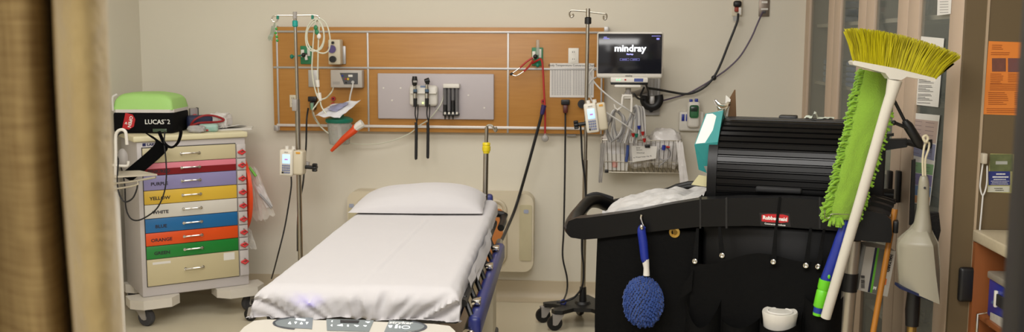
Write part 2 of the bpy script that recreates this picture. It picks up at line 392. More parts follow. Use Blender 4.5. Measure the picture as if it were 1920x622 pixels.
def scope(px, head, label, bottom):
    t = thing('examination_handle', label, 'medical instrument', W(px, bottom, 5.99)); Yc = 5.99
    P = lambda x, y, yy=Yc: W(x, y, yy)
    if head == 'oto':
        MB().tube([P(px-1, 143), P(px-1, 151), P(px-1, 158), P(px, 161)], [.014, .018, .015, .010], 14).build('head', m_black, t)
        wbox(MB(), (px-4, 151, px+3, 154.5), Yc-.019, Yc-.012, .001).build('lens_window', m_grey, t)
    else:
        m = MB(); m.tube([P(px-4, 152, Yc-.01), P(px+4, 150, Yc)], [.013, .016], 14); m.tube([P(px+1, 148), P(px+1, 158)], [.013, .011], 12); m.build('head', m_black, t)
    MB().cyl(P(px, 158), P(px, 168), .0095).build('neck', m_chrome, t)
    MB().cyl(P(px, 167), P(px, 172), .0125).build('switch_collar', mat('blue_grey_ring', (70, 96, 120), .4), t)
    MB().tube([P(px, 171), P(px, 184), P(px, 200)], [.012, .0125, .011], 14).build('handle', m_black, t)
    MB().cyl(P(px, 175), P(px, 184), .0128).build('grip_band', m_chrome, t)
    MB().tube([P(px+.6, 198), P(px, 215), P(px+3, 229), P(px+2, 232)], .004, smooth=4).tube([P(px+5, 195, 6.03), P(px+5, 212), P(px+3, 229)], .0035, smooth=4).build('coiled_cord_end', m_cord, t)
    MB().tube([P(px+1, 229), P(px+2, 240), P(px+1.6, bottom-6), P(px+1.4, bottom)], [.008, .0095, .0095, .007], 10, smooth=4).build('cord_loop', m_rubber, t)
scope(778.5, 'oto', 'left black examination handle with flat square head and long cord', 298)
scope(800.5, 'oph', 'right black examination handle with angled head and long cord', 296)
t = thing('specula_dispenser', 'clear tube dispenser of black ear tips on the grey board', 'dispenser', W(845, 222, YB))
wbox(MB(), (830.5, 157, 861, 165), YB-.05, YB-.0005, .004).build('top_cap', m_white, t)
wbox(MB(), (831, 165, 860, 216), YB-.012, YB-.0005, .001).build('back_plate', m_dgrey, t)
for k in range(4):
    px = 834.5+k*7.4
    m = MB(); c = W(px, 190, YB-.03); a, b = W(px, 165, YB-.03), W(px, 214, YB-.03); m.tube([a, b], .011, 14); m.build('tube', mat('smoked_plastic', (104, 102, 104), .25), t)
    top = (196, 208, 188, 212)[k]
    MB().tube([W(px, top, YB-.032), W(px, 212, YB-.032)], .0122, 14).build('ear_tip_stack', m_black, t)
    MB().cyl(W(px, 210, YB-.046), W(px, 214, YB-.046), .007).build('release_button', m_white, t)
    if k < 3: MB().tube([W(px, 214, YB-.03), W(px, 219, YB-.03), W(px, 224, YB-.03)], [.008, .005, .0025], 10).build('ear_tip', m_black, t)
wbox(MB(), (830, 213, 860, 217), YB-.048, YB-.001, .002).build('bottom_rail', m_black, t)
tag(MB().tube(path(6.03, [(832, 178, YB-.003), (826, 196), (806, 222), (785, 236), (768, 250), (735, 264), (700, 270), (655, 268), (615, 250), (592, 222), (588, 210)]), .0035, smooth=8).build('power_lead', m_tube), 'thin pale lead sagging from the ear tip dispenser across the panel', 'cable')
tag(MB().tube(path(6.04, [(814, 199, YB-.004), (817, 203), (824, 207), (832, 210)]), .0028, smooth=6).build('power_lead', m_gwire), 'short grey lead between the examination base and the dispenser', 'cable')
# ---- suction canister, package, orange funnel
Yc = 5.95
t = thing('suction_canister', 'clear suction canister with teal lid below the plastic package', 'canister', W(636, 271, Yc))
lid = W(636, 224, Yc); bot = W(636, 270, Yc)
MB().lathe([(.078, -.018), (.084, -.010), (.084, .004), (.06, .016), (.03, .022), (.026, .036), (0, .038)], lid).build('lid', m_teal, t)
MB().lathe([(.058, bot.z-lid.z), (.062, bot.z-lid.z+.004), (.074, -.018), (.072, -.018), (.060, bot.z-lid.z+.006), (0, bot.z-lid.z+.006)], lid).build('jar', m_canis, t)
MB().tube([(lid.x, Yc, lid.z), (lid.x+.004, Yc, bot.z+.02)], .012, 10).build('inner_tube', m_white, t)
MB().box(lid.x-.02, lid.x+.02, Yc+.07, Y1-.0, lid.z-.03, lid.z+.0, .003).build('wall_bracket', m_grey, t)
t = thing('tubing_package', 'sealed plastic package of tubing with blue print resting on the canister', 'package', W(632, 222, Yc-.06))
a = [W(592, 219, Yc-.12), W(677, 190, Yc-.10), W(655, 186, Yc+.06), W(618, 207, Yc+.05)]
def quad(mb, q, n=14, amp=.006, sd=0, th=0, bulge=.03):
    def f(u, v):
        p = (q[0]*(1-u)+q[1]*u)*(1-v)+(q[3]*(1-u)+q[2]*u)*v
        k = noise.noise(Vec((u*4+sd, v*4, sd)))*amp
        return p+Vec((0, -.3, 1))*(k+bulge*(u*(1-u)*v*(1-v))*8)
    return mb.grid(f, n, n)
q = [W(590, 217, Yc-.10), W(637, 221, Yc-.12), W(677, 187, Yc-.02), W(620, 196, Yc+.03)]
quad(MB(), q, amp=.012, sd=3, bulge=.012).build('film_wrap', mat('package_film', (214, 214, 220), .25, rgb2=(238, 238, 240), scale=18), t)
q2 = [q[0]*.72+q[2]*.28+Vec((0, -.012, .012)), q[1]*.7+q[3]*.3+Vec((0, -.012, .012)), q[2]*.8+q[0]*.2+Vec((0, -.012, .012)), q[3]*.8+q[1]*.2+Vec((0, -.012, .012))]
quad(MB(), q2, amp=.008, sd=9, bulge=.012).build('printed_insert', mat('blue_violet_print', (116, 118, 158), .45, rgb2=(170, 170, 192), scale=22), t)
t = thing('orange_funnel', 'orange plastic funnel with white crumpled paper in its mouth, leaning on the canister', 'funnel', W(625, 284, Yc-.13))
MB().tube([W(621, 283, Yc-.13), W(632, 272, Yc-.13), W(645, 259, Yc-.13), W(664, 244, Yc-.13), W(668, 238, Yc-.12)], [.009, .013, .018, .023, .025], 18).build('cone', m_orange, t)
MB().tube([W(664, 243, Yc-.13), W(672, 236, Yc-.13), W(680, 231, Yc-.13)], [.018, .024, .026], 9).build('paper_wad', m_paper, t)
# ---- stethoscope on right flowmeter
Ys = 6.01
t = thing('stethoscope', 'red tubed stethoscope hanging from the green oxygen outlet', 'stethoscope', W(1022, 262, Ys))
MB().tube(path(Ys, [(998, 119, 6.03), (1008, 113), (1015, 112), (1018, 130), (1020, 170), (1022, 210), (1022, 252)]), .0062, smooth=8).build('tubing', m_red, t)
for pts in ([(999, 108, 6.0), (987, 116), (975, 127), (967, 133), (960, 138)], [(1000, 112, 5.98), (992, 124), (982, 134), (968, 142), (958, 139)]):
    MB().tube(path(5.99, [p if len(p) == 3 else p for p in pts[:3]]), .0055, smooth=5).build('yoke_tube', m_red, t)
    MB().tube(path(5.99, pts[2:]), .0035, smooth=5).build('ear_tube', m_chrome, t)
    MB().ball(W(pts[-1][0], pts[-1][1], 5.99), .008, 10, 8).build('ear_tip', m_black, t)
c = W(1022, 259, Ys); MB().lathe([(.006, .02), (.019, .012), (.022, 0), (.019, -.012), (0, -.013)], c, (0, -1, 0)).cyl((c.x, Ys, c.z+.008), (c.x, Ys, c.z+.03), .006).build('chest_piece', m_grey, t)
# ---- temperature chart
YP = Y1-.004
t = thing('conversion_chart', 'laminated body temperature conversion chart with grey columns', 'chart', W(1072, 183, Y1))
wbox(MB(), (1031, 118.5, 1113.5, 182.5), YP, Y1+.0005, 0).build('sheet', mat('laminated_paper', (222, 218, 212), .3), t)
c0 = W(1072, 122.5, YP-.0008)
MB().text('Body Temperature Conversion Chart', .0185, face_back(c0), depth=.0003).build('heading', m_ink, t)
m = MB(); cols = 16
for k in range(cols):
    for j in range(26):
        x = 1034+k*4.8+(1.6 if k >= 8 else 0); y = 127.5+j*1.98
        a, b, c, d = R4(x, y, x+3.6, y+1.0, YP-.0008); m.faces([(a, YP-.0008, c), (b, YP-.0008, c), (b, YP-.0008, d), (a, YP-.0008, d)], [(0, 1, 2, 3)])
m.build('figure_columns', mat('chart_grey', (168, 166, 166), .8), t, flat=True)
# ================================================================== PATIENT MONITOR
t = thing('patient_monitor', 'wall mounted patient monitor with lit start screen beside the right drip pole', 'monitor', W(1180, 170, 5.75))
YM = 5.72
wbox(MB(), (1119, 59.5, 1243.5, 147), YM, YM+.06, .016, 4).build('bezel', m_white, t)
wbox(MB(), (1121.5, 63, 1241, 138), YM-.002, YM+.003, .004).build('screen', mat('dark_display', (16, 16, 19), .12, emis=(24, 24, 28), estr=.5), t)
mg = mat('lit_white_text', (240, 244, 250), .5, emis=(240, 244, 250), estr=1.0)
MB().text('mindray', .052, face_back(W(1181.5, 91, YM-.0028)), bold=.0014, sx=1.05).build('logo_lettering', mg, t)
MB().text('Startup', .013, face_back(W(1181, 101.5, YM-.0028)), bold=.0004).build('status_lettering', mat('pale_blue_text', (170, 170, 240), .5, emis=(160, 160, 240), estr=.9), t)
m = MB()
for cx in (1171, 1190.5):
    a, b, c, d = R4(cx-8.5, 109.5, cx+8.5, 113.5, YM-.0026); yy = YM-.0026; e = .0009
    for r in ((a, b, c, c+e), (a, b, d-e, d), (a, a+e, c, d), (b-e, b, c, d), (a+.012, b-.012, (c+d)/2-.0012, (c+d)/2+.0012)): m.faces([(r[0], yy, r[2]), (r[1], yy, r[2]), (r[1], yy, r[3]), (r[0], yy, r[3])], [(0, 1, 2, 3)])
for r in ((1132, 69, 1138, 70.5), (1131, 71.5, 1142.5, 73), (1231, 71, 1236.5, 74.5), (1222, 67, 1239, 68)):
    a, b, c, d = R4(*r, YM-.0026); m.faces([(a, yy, c), (b, yy, c), (b, yy, d), (a, yy, d)], [(0, 1, 2, 3)])
m.build('screen_buttons', mat('dim_blue_text', (120, 120, 200), .5, emis=(120, 120, 200), estr=.7), t, flat=True)
MB().text('mindray', .012, face_back(W(1179, 142, YM-.0006)), bold=.0003).build('bezel_lettering', m_dgrey, t)
wbox(MB(), (1145, 145, 1215, 154.5), YM+.0, YM+.16, .004).build('module_rack', m_white, t)
wbox(MB(), (1145, 153, 1215, 159), YM+.01, YM+.16, .004).build('rack_base', m_black, t)
for x in (1157, 1162): 
    m = MB(); disc(m, x, 149.5, 1.3, YM-.002, YM+.001, 10); m.build('indicator', mat('green_indicator', (120, 230, 150), .4, emis=(110, 240, 150), estr=1.2), t)
wbox(MB(), (1189, 147, 1206, 153), YM-.001, YM+.001, 0).build('blue_sticker', mat('blue_sticker', (70, 84, 150), .5), t)
wbox(MB(), (1171, 148, 1174, 151), YM-.001, YM+.001, 0).build('red_mark', m_red, t)
wbox(MB(), (1152, 159, 1202, 164), YM-.01, YM+.14, .006).build('tray', m_white, t)
m = MB(); c = W(1178, 165, YM+.06); e = W(1176, 182, YM+.08)
m.cyl((c.x, YM+.06, c.z), (c.x, YM+.06, e.z-.01), .016); m.box(c.x-.02, c.x+.02, YM+.05, YM+.12, e.z-.01, e.z+.03, .004); m.build('swivel', m_grey, t)
x0, x1, z0, z1 = R4(1204, 120, 1238, 216, 6.11)
m = MB(); m.box(x0, x1, 6.115, YW-.001, z0, z1, .003)
for k in range(3): m.box(x0+.01+k*.04, x0+.03+k*.04, 6.10, 6.118, z0+.035, z1, .002)
m.build('wall_channel', m_alu, t)
m = MB(); m.tube([(c.x, YM+.10, e.z+.01), ((c.x+x0)/2, YM+.25, e.z+.01), (x0+.03, 6.10, e.z+.03)], .018, 10); m.build('arm', m_grey, t)
MB().cyl(W(1221, 207, 6.115), W(1221, 207, 6.10), .012).build('channel_bolt', m_black, t)
t = thing('cable_hook', 'white bracket hook under the monitor that holds the grey leads', 'hook', W(1175, 210, YM+.02))
m = MB()
m.tube(path(YM+.02, [(1184, 210), (1184.5, 185), (1184, 179), (1170, 179), (1167.5, 182), (1166, 200), (1158, 206), (1153, 201), (1152, 195)]), .0075, 8); m.build('hook_bar', m_white, t)
MB().box(*(lambda r: (r[0], r[1], YM+.02, YM+.09, r[2], r[3]))(R4(1166, 177, 1186, 185, YM+.02)), .003).build('bracket', m_white, t)
# dark cable cradle & wall cables
t = thing('cable_cradle', 'black curved cable cradle on the grey wall channel', 'cable holder', W(1222, 202, 6.05))
m = MB(); m.tube(path(6.06, [(1209, 179), (1208, 189), (1213, 197), (1222, 200), (1231, 197), (1236, 188), (1235, 178)]), .0145, 10, smooth=5, flat=1.8); m.build('cradle', m_black, t)
MB().box(*(lambda r: (r[0], r[1], 6.05, 6.098, r[2], r[3]))(R4(1218, 180, 1227, 198, 6.06)), .003).build('mount', m_alu, t)
tag(MB().tube(path(6.08, [(1214, 165, 6.0), (1235, 168, 6.0), (1262, 173), (1286, 176), (1305, 172), (1325, 160), (1340, 142), (1352, 118), (1365, 85), (1377, 55), (1383, 38), (1384, 26, 6.10)]), .007, smooth=8).build('monitor_cable', m_cord), 'thick black monitor cable rising across the wall to the upper left outlet', 'cable')
tag(MB().tube(path(6.10, [(1237, 190, 6.05), (1260, 184), (1290, 175), (1318, 160), (1340, 146), (1365, 128), (1388, 105), (1408, 72), (1420, 45), (1430, 22, 6.12)]), .005, smooth=8).build('network_cable', mat('violet_grey_cable', (84, 70, 92), .5)), 'thin violet network cable crossing the wall to the steel plate', 'cable')
tag(MB().ball(W(1338.5, 146, 6.085), (.016, .014, .016), 12, 8).build('cable_tie', m_black), 'black tie where the two wall cables cross', 'cable tie')
tag(MB().tube(path(5.9, [(1211, 158, 5.85), (1215, 170), (1216, 182, 6.0), (1214, 190, 6.04)]), .006, smooth=6).tube(path(5.9, [(1189, 176, 5.8), (1196, 184), (1207, 187, 6.04)]), .006, smooth=6).tube(path(5.9, [(1200, 181, 5.85), (1208, 163, 5.84)]), .006).build('short_cable', m_cord), 'short black cables drooping below the monitor rack', 'cable')
t = thing('wall_outlet', 'pale wall outlet with black and red plugs, top right of the wall', 'outlet', W(1383, 30, YW))
wbox(MB(), (1373, -6, 1392, 30), YW-.012, YW-.0005, .003).build('cover_plate', m_cream, t)
wbox(MB(), (1376, 1, 1391, 13), YW-.05, YW-.01, .012, 3).build('plug', m_black, t)
wbox(MB(), (1378, 13, 1386, 22), YW-.04, YW-.01, .006).build('plug_tip', mat('rust_red_plug', (150, 56, 36), .5), t)
wbox(MB(), (1385, 14, 1390, 28), YW-.045, YW-.042, .001).build('cable_tag', m_paper, t)
m = MB(); m.prism([W(x, y, YW-.045) for x, y in ((1374, 31), (1384, 29), (1383, 40), (1375, 39))], (0, .001, 0)); m.build('loose_tag', mat('grey_tag', (176, 174, 170), .6), t)
t = thing('network_plate', 'stainless steel network plate at the top of the wall', 'outlet', W(1433, 30, YW))
wbox(MB(), (1423, -6, 1443, 31), YW-.008, YW, .002).build('cover_plate', mat('dull_steel', (140, 128, 116), .4, .7), t)
wbox(MB(), (1428, 2, 1439, 6), YW-.010, YW-.007, 0).build('label_strip', m_paper, t)
wbox(MB(), (1427, 15.5, 1440, 18.5), YW-.010, YW-.007, 0).build('label_strip', m_paper, t)
wbox(MB(), (1430, 20, 1436, 25), YW-.016, YW-.007, .001).build('jack', m_dgrey, t)
# ---- thermometer
t = thing('wall_thermometer', 'white electronic thermometer with green face in a wall holder', 'thermometer', W(1296, 246, YW))
wbox(MB(), (1273, 209, 1320, 246), YW-.045, YW-.0005, .012, 3).build('holder', m_white, t)
wbox(MB(), (1289, 190, 1313, 240), YW-.085, YW-.045, .02, 4).build('handset', m_white, t)
wbox(MB(), (1293, 197, 1310, 221), YW-.089, YW-.082, .012, 3).build('display_face', mat('thermometer_green', (58, 116, 76), .4), t)
wbox(MB(), (1295, 200, 1308, 209), YW-.0905, YW-.087, .003).build('display', mat('lcd_grey', (50, 62, 54), .2), t)
m = MB(); wbox(m, (1293, 186, 1299, 192), YW-.075, YW-.05, .003); wbox(m, (1303, 185, 1309, 192), YW-.075, YW-.05, .003); m.build('probe_button', m_blue, t)
m = MB(); wbox(m, (1278, 214, 1283.5, 227), YW-.05, YW-.043, .002); wbox(m, (1286, 214, 1291.5, 227), YW-.05, YW-.043, .002); m.build('probe_box', m_blue, t)
# ================================================================== WIRE BASKET
YK = 5.86
bx0, bx1, bz0, bz1 = R4(1129, 263, 1279, 324, YK); YKb = YW-.01
t = thing('wire_basket', 'chrome wire basket on the wall crammed with packages and leads', 'basket', ((bx0+bx1)/2, YKb, bz0))
m = MB(); ii = .012
def loop(z, e=0): return [(bx0+e, YK+e, z), (bx1-e, YK+e, z), (bx1-e, YKb-.001, z), (bx0+e, YKb-.001, z)]
m.tube(loop(bz1)+[loop(bz1)[0]], .0035, 6); m.tube(loop(bz0, .012)+[loop(bz0, .012)[0]], .003, 6); m.tube(loop((bz0*2+bz1)/3, .008)+[loop((bz0*2+bz1)/3, .008)[0]], .0022, 6)
m.build('rim_wires', m_steel, t)
m = MB()
for k in range(19):
    x = bx0+(bx1-bx0)*k/18; xi = bx0+.012+(bx1-bx0-.024)*k/18
    m.tube([(x, YK, bz1), (xi, YK+.012, bz0), (xi, YKb-.002, bz0)], .002, 5)
for k in range(1, 7):
    y = YK+(YKb-YK)*k/7
    for a, b in ((bx0, bx0+.012), (bx1, bx1-.012)): m.tube([(a, y, bz1), (b, y, bz0)], .002, 5)
m.build('upright_wires', m_steel, t)
def crumple(mb, c, r, sd, amp=.25, seg=26, rg=18, R=None, fr=3.):
    c = Vec(c); r = Vec(r)
    def f(u, v):
        th = 2*pi*u; ph = pi*v
        d = Vec((sin(ph)*cos(th), sin(ph)*sin(th), cos(ph)))
        k = 1+amp*(noise.noise(d*fr+Vec((sd, sd*2, 0)))+.5*noise.noise(d*fr*2.3+Vec((0, sd, 5))))
        e = .6
        q = Vec([math.copysign(abs(x)**e, x) for x in d])
        p = Vec((q.x*r.x, q.y*r.y, q.z*r.z))*k
        if R is not None: p = R @ p
        return c+p
    return mb.grid(f, seg, rg, True)
film = mat('white_poly_bag', (232, 229, 226), .25, rgb2=(206, 202, 200), scale=16, bump=.5, bscale=26)
bagspec = [((1153, 300), .083, .10, .105, 'white plastic bag at the left end of the wire basket'), ((1198, 290), .075, .09, .095, 'white plastic bag in the middle of the wire basket behind the note'), ((1247, 290), .092, .1, .118, 'bulging white plastic bag at the right end of the wire basket')]
for i, ((px, py), rx, ry, rz_, lb) in enumerate(bagspec):
    c = W(px, py, (YK+YKb)/2); c.z = bz0+.006+rz_*1.08
    tag(crumple(MB(), c, (rx*1.02, .105, rz_), i*3+1, .14).build('supply_bag', film), lb, 'bag', 'bags in the wire basket')
tag(quad(MB(), [W(1134, 287, YK+.02), W(1180, 290, YK+.02), W(1176, 320, YK+.028), W(1134, 318, YK+.028)], amp=.004, sd=4, bulge=0).build('supply_packet', m_paper), 'white packet with red print in the front of the wire basket', 'packet')
px = [o for o in COL.objects if o.name.startswith('supply_packet')][0]
m = MB(); q = [W(1147, 301, YK+.016), W(1158, 302, YK+.016), W(1157, 314, YK+.018), W(1147, 313, YK+.018)]; m.faces(q, [(0, 1, 2, 3)]); m.build('red_print', mat('red_print', (212, 84, 64), .6, rgb2=(225, 200, 190), scale=50), px)
t = thing('handwritten_note', 'white handwritten paper note clipped to the front of the wire basket', 'note', W(1205, 303, YK-.004))
q = [W(1184, 273, YK-.0042), W(1232, 274, YK-.0042), W(1230, 297, YK-.0042), W(1186, 304, YK-.0042)]
MB().prism(q, (0, .001, 0)).build('sheet', m_paper, t)
m = MB(); rs_ = random.Random(12)
def scrawl(x0, x1, y, h):
    n = max(3, int((x1-x0)/1.1)); pts = [(x0+(x1-x0)*k/n, y+(h if k % 2 else -h)*rs_.uniform(.3, 1)) for k in range(n+1)]
    m.tube(path(YK-.0050, pts), .0011, 5)
for a_ in ((1193, 1200, 277, 1.8), (1193.5, 1204, 281, .8), (1194, 1208, 286.5, 1.2), (1187.5, 1190.5, 295.5, 1), (1192, 1201, 294.5, 1.4), (1203, 1210, 293.8, 1.1), (1212, 1217, 292.8, 1.2), (1219, 1221, 292, 1.2)): scrawl(*a_)
m.build('handwriting', m_ink, t)
t2 = wbox(MB(), (1209, 271, 1219, 277), YK-.014, YK+.004, .003).build('binder_clip', m_black); tag(t2, 'black binder clip holding the note on the basket rim', 'clip')
tag(wbox(MB(), (1134, 318, 1141, 324), YK-.012, YK+.006, .003).build('binder_clip', m_black), 'black binder clip at the lower left corner of the wire basket', 'clip')
tag(MB().tube(path(YK-.008, [(1177.5, 272), (1176, 290), (1174, 303)]), .009, 8).build('blue_strap', mat('blue_strap', (62, 84, 150), .5)), 'blue strap hooked over the left half of the basket rim', 'strap')
t = thing('finger_sensor', 'blue and red sensor clip with coiled grey lead hanging on the basket front', 'sensor', W(1247, 310, YK-.01))
MB().tube(path(YK-.012, [(1245, 272), (1244, 281)]), .011, 8).build('clip_body', m_blue, t)
MB().tube(path(YK-.012, [(1249, 275), (1256, 276)]), .006, 8).build('clip_tip', m_red, t)
MB().tube(path(YK-.008, [(1245+12*cos(a*pi/10), 288+12*sin(a*pi/10)) for a in range(-5, 24)]+[(1237, 310), (1236, 314)]), .0035, smooth=2).build('lead', m_gwire, t)
# hanging tails of bags
t = thing('plastic_streamer', 'clear plastic streamer hanging off the left end of the basket', 'plastic', W(1127, 340, YK)); 
quad(MB(), [W(1126, 268, YK-.01), W(1134, 268, YK-.01), W(1129, 342, YK-.012), W(1122, 342, YK-.012)], amp=.01, sd=2, bulge=0).build('film', mat('grey_film', (176, 172, 168), .3, rgb2=(130, 126, 122), scale=30), t)
t = thing('hanging_bag_tail', 'white plastic tail hanging down from the right end of the basket', 'plastic', W(1282, 352, YK))
quad(MB(), [W(1268, 266, YK-.012), W(1279, 264, YK-.02), W(1293, 353, YK-.012), W(1276, 352, YK-.012)], amp=.016, sd=6, bulge=.01).build('film', film, t)
# grey lead bundle on hook
rnd = random.Random(5)
t = thing('lead_bundle', 'bundle of white and grey monitor leads looped over the white hook', 'cables', W(1180, 262, 5.8))
for k in range(7):
    r_ = lambda a: rnd.uniform(-a, a)
    pts = [(1142+k*3+r_(3), 266), (1136+k*2.5+r_(3), 246+r_(4)), (1141+k*2+r_(3), 224+r_(4)), (1153+r_(1.5), 207+r_(1.5)), (1166+k*1.2+r_(2), 216+k*2+r_(3)), (1164+k*2+r_(4), 244+r_(6)), (1150+k*3+r_(5), 266)]
    MB().tube(path(5.755+.006*k, pts), .0050, smooth=6).build('lead', m_wire if k % 2 else m_gwire, t)
for k in range(8):
    pts = [(1166+k*4+r_(3), 268), (1172+k*3.2+r_(4), 240+r_(4)), (1182+k*1.8+r_(2), 216), (1187+k*2+r_(1), 200+r_(3)), (1192+k*2+r_(1), 203+r_(2)), (1195+k*1.8+r_(2), 225+r_(4)), (1196+k*2+r_(3), 256+r_(6))]
    MB().tube(path(5.765+.006*k, pts), .0050, smooth=6).build('lead', m_wire if k % 3 else m_gwire, t)
for (x, y, c) in ((1198, 239, m_blue), (1205, 250, m_red), (1193, 254, m_teal), (1187, 253, m_red), (1208, 263, m_red)):
    MB().tube([W(x, y-3.5, 5.76), W(x+.6, y+3.5, 5.76)], [.012, .006], 10).build('connector', c, t)
tag(MB().tube(path(5.72, [(1117, 127, 5.78), (1110, 131), (1107, 142), (1122, 163), (1150, 187), (1172, 202), (1189, 214, 5.76)]), .0046, smooth=8).build('monitor_lead', m_wire), 'white lead looping from the monitor side down to the hook, upper of two', 'cable')
tag(MB().tube(path(5.70, [(1118, 145, 5.78), (1108, 152), (1104, 165), (1112, 192), (1140, 213), (1168, 231), (1190, 248, 5.74)]), .0046, smooth=8).build('monitor_lead', m_wire), 'white lead running behind the right pump down to the basket, lower of two', 'cable')
# ================================================================== DRIP POLES
def caster(T, r, w_, name, parent, mw, mf, forklen=.03, sub=True):
    m = MB(T); m.lathe([(r*.55, -w_/2), (r*.93, -w_/2), (r, -w_*.25), (r, w_*.25), (r*.93, w_/2), (r*.55, w_/2)], (0, 0, r), (0, 1, 0), 24)
    o = m.build(name, mw, parent)
    m = MB(T)
    for s in (-1, 1):
        m.prism([(-.3*r, s*(w_/2+.004), r*.8), (.3*r, s*(w_/2+.004), r*.8), (.75*r+forklen, s*(w_/2+.004), r*2.15), (forklen-.75*r, s*(w_/2+.004), r*2.15)], (0, s*.004, 0))
    m.box(forklen-.75*r, forklen+.75*r, -w_/2-.008, w_/2+.008, r*2.08, r*2.2, .002)
    m.cyl((forklen, 0, r*2.15), (forklen, 0, r*2.15+.02), .012)
    m.cyl((0, -w_/2-.007, r), (0, w_/2+.007, r), r*.28, seg=12)
    m.build('fork', mf, o); return o
def star_base(t, c, n, rad, zt, a0):
    m = MB()
    for k in range(n):
        a = a0+2*pi*k/n; d = Vec((cos(a), sin(a), 0)); p = Vec((-d.y, d.x, 0)); c0 = Vec((c.x, c.y, zt))
        m.prism([c0+p*.045, c0-p*.045, c0+d*rad-p*.022, c0+d*(rad+.02)-p*.012, c0+d*(rad+.02)+p*.012, c0+d*rad+p*.022], (0, 0, .024), .004)
    m.cyl((c.x, c.y, zt-.004), (c.x, c.y, zt+.03), .075, .06)
    m.build('base', m_black, t)
    for k in range(n):
        a = a0+2*pi*k/n
        T = Matrix.Translation((c.x+cos(a)*rad, c.y+sin(a)*rad, 0)) @ Matrix.Rotation(a+2.4, 4, 'Z') @ Matrix.Translation((-.03, 0, 0))
        caster(T, (zt-.02)/2.2, .028, 'caster', t, m_black, m_grey)
def plate_base(t, c):
    m = MB(); z0 = .098
    P = [(-.30, -.05), (-.16, -.075), (-.13, -.16), (.0, -.14), (.13, -.16), (.16, -.075), (.27, -.05), (.27, .04), (.15, .07), (.10, .16), (-.10, .16), (-.15, .07), (-.30, .04)]
    P = [(-.19, .02), (-.23, -.005), (-.22, -.035), (-.16, -.045), (-.12, -.075), (-.175, -.15), (-.155, -.185), (-.11, -.185), (-.05, -.12), (.05, -.12), (.11, -.185), (.155, -.185), (.175, -.15), (.12, -.075), (.2, -.03), (.23, .0), (.2, .03), (.10, .06), (.03, .19), (-.03, .19), (-.10, .06)]
    m.prism([(c.x+x, c.y+y, z0) for x, y in P], (0, 0, .022), .004)
    m.cyl((c.x, c.y, z0+.02), (c.x, c.y, z0+.035), .05, .04); m.build('base', m_black, t)
    for x, y, a in ((-.21, -.01, .3), (-.135, -.165, .2), (.135, -.165, -.4), (.21, .0, 1.), (0, .17, 2.)):
        caster(Matrix.Translation((c.x+x-.02, c.y+y, 0)) @ Matrix.Rotation(a, 4, 'Z'), .044, .026, 'caster', t, m_black, m_grey, .018)
YL = 5.62
foot = W(563, 470, YL); foot = Vec((foot.x, YL, 0))
t = thing('drip_pole', 'left steel drip pole with teal collar and clear tubing on its hooks', 'drip pole', (foot.x, YL, 0)); drip_l = t
top = W(553, 22, YL); mid = W(558, 190, YL)
MB().cyl(top, mid, .0095, seg=14).build('upper_pole', m_steel, t)
MB().cyl(W(557.5, 186, YL), (foot.x, YL, .13), .0145, seg=16).build('lower_pole', m_steel, t)
MB().lathe([(.0105, -.02), (.016, -.014), (.016, .012), (.011, .018)], W(553.3, 44, YL)).build('collar', mat('bright_teal', (24, 160, 150), .4), t)
m = MB(); wbox(m, (547, 186, 556, 208), YL-.03, YL+.02, .004); m.build('height_clamp', m_grey, t)
m = MB(); m.cyl(W(553, 22, YL-.012), W(553, 35, YL-.012), .012); m.build('hook_block', m_grey, t)
Yh = YL-.01
m = MB(); m.tube(path(Yh, [(553, 29), (525, 29), (518, 29.5), (512, 31), (509.5, 36), (512, 40.5), (517, 41), (520.5, 37), (520, 33)]), .0045, smooth=4)
m.tube(path(Yh, [(553, 29), (580, 28.5), (592, 29), (597, 31), (598.5, 35), (596, 39), (591, 40), (588, 36.5)]), .0045, smooth=4); m.build('hook_bar', m_chrome, t)
MB().cyl(W(521, 29, Yh), W(520.5, 36, Yh), .008, seg=8).build('hook_sleeve', m_teal, t); MB().cyl(W(586, 28, Yh), W(586, 36, Yh), .008, seg=8).build('hook_sleeve', m_teal, t)
star_base(t, foot, 5, .27, .105, 1.1)
t = thing('sample_packet', 'small clear packet with green caps hanging from the left hook of the left drip pole', 'packet', W(510, 78, Yh))
q = [W(514, 42, Yh), W(518, 42, Yh), W(511, 77, Yh), W(501, 74, Yh)]
quad(MB(), q, amp=.012, sd=1, bulge=.0).build('film', mat('packet_film', (176, 170, 158), .3, rgb2=(92, 130, 92), scale=45), t)
for (x, y) in ((518, 54), (517, 62), (519, 69), (520, 76)): MB().ball(W(x, y, Yh), (.008, .008, .008), 8, 6).build('green_cap', mat('bright_green_cap', (58, 160, 66), .4), t)
MB().tube(path(Yh, [(517, 41), (518, 55), (519, 76)]), .0025, 6).build('string', m_tube, t)
t = thing('infusion_tubing', 'coiled clear infusion tubing hanging from the right hook of the left drip pole', 'tubing', W(600, 190, Yh))
for pts in ([(597, 35), (586, 38), (576, 52), (573, 72), (577, 90), (587, 96), (598, 92), (606, 78), (607, 58), (601, 42), (594, 35)],
            [(596, 35), (588, 42), (577, 56), (576, 76), (582, 90), (592, 95), (603, 90), (608, 72), (604, 50), (597, 38)],
            [(592, 38), (588, 70), (585.5, 110), (585, 130), (588, 155), (594, 178), (600, 188)],
            [(599, 36), (597, 80), (596, 120), (595.5, 150), (597, 170), (600, 186), (603, 200), (612, 214)],
            [(600, 34), (610, 42), (616, 56), (619, 75), (617, 92), (610, 99), (600, 99), (588, 93)],
            [(625, 163, 5.98), (622, 172), (612, 183), (600, 188), (592, 198), (586, 208), (590, 222, 5.9), (602, 238, 5.9), (616, 250, 5.9)]):
    MB().tube(path(YL-.02, pts), .0042, smooth=7).build('tube', m_tube, t)
for a, b in (((595, 150), (596.5, 163)), ((598, 174), (601, 189))): MB().tube([W(*a, YL-.025), W(*b, YL-.025)], [.012, .009], 8).build('roller_clamp', m_white, t)
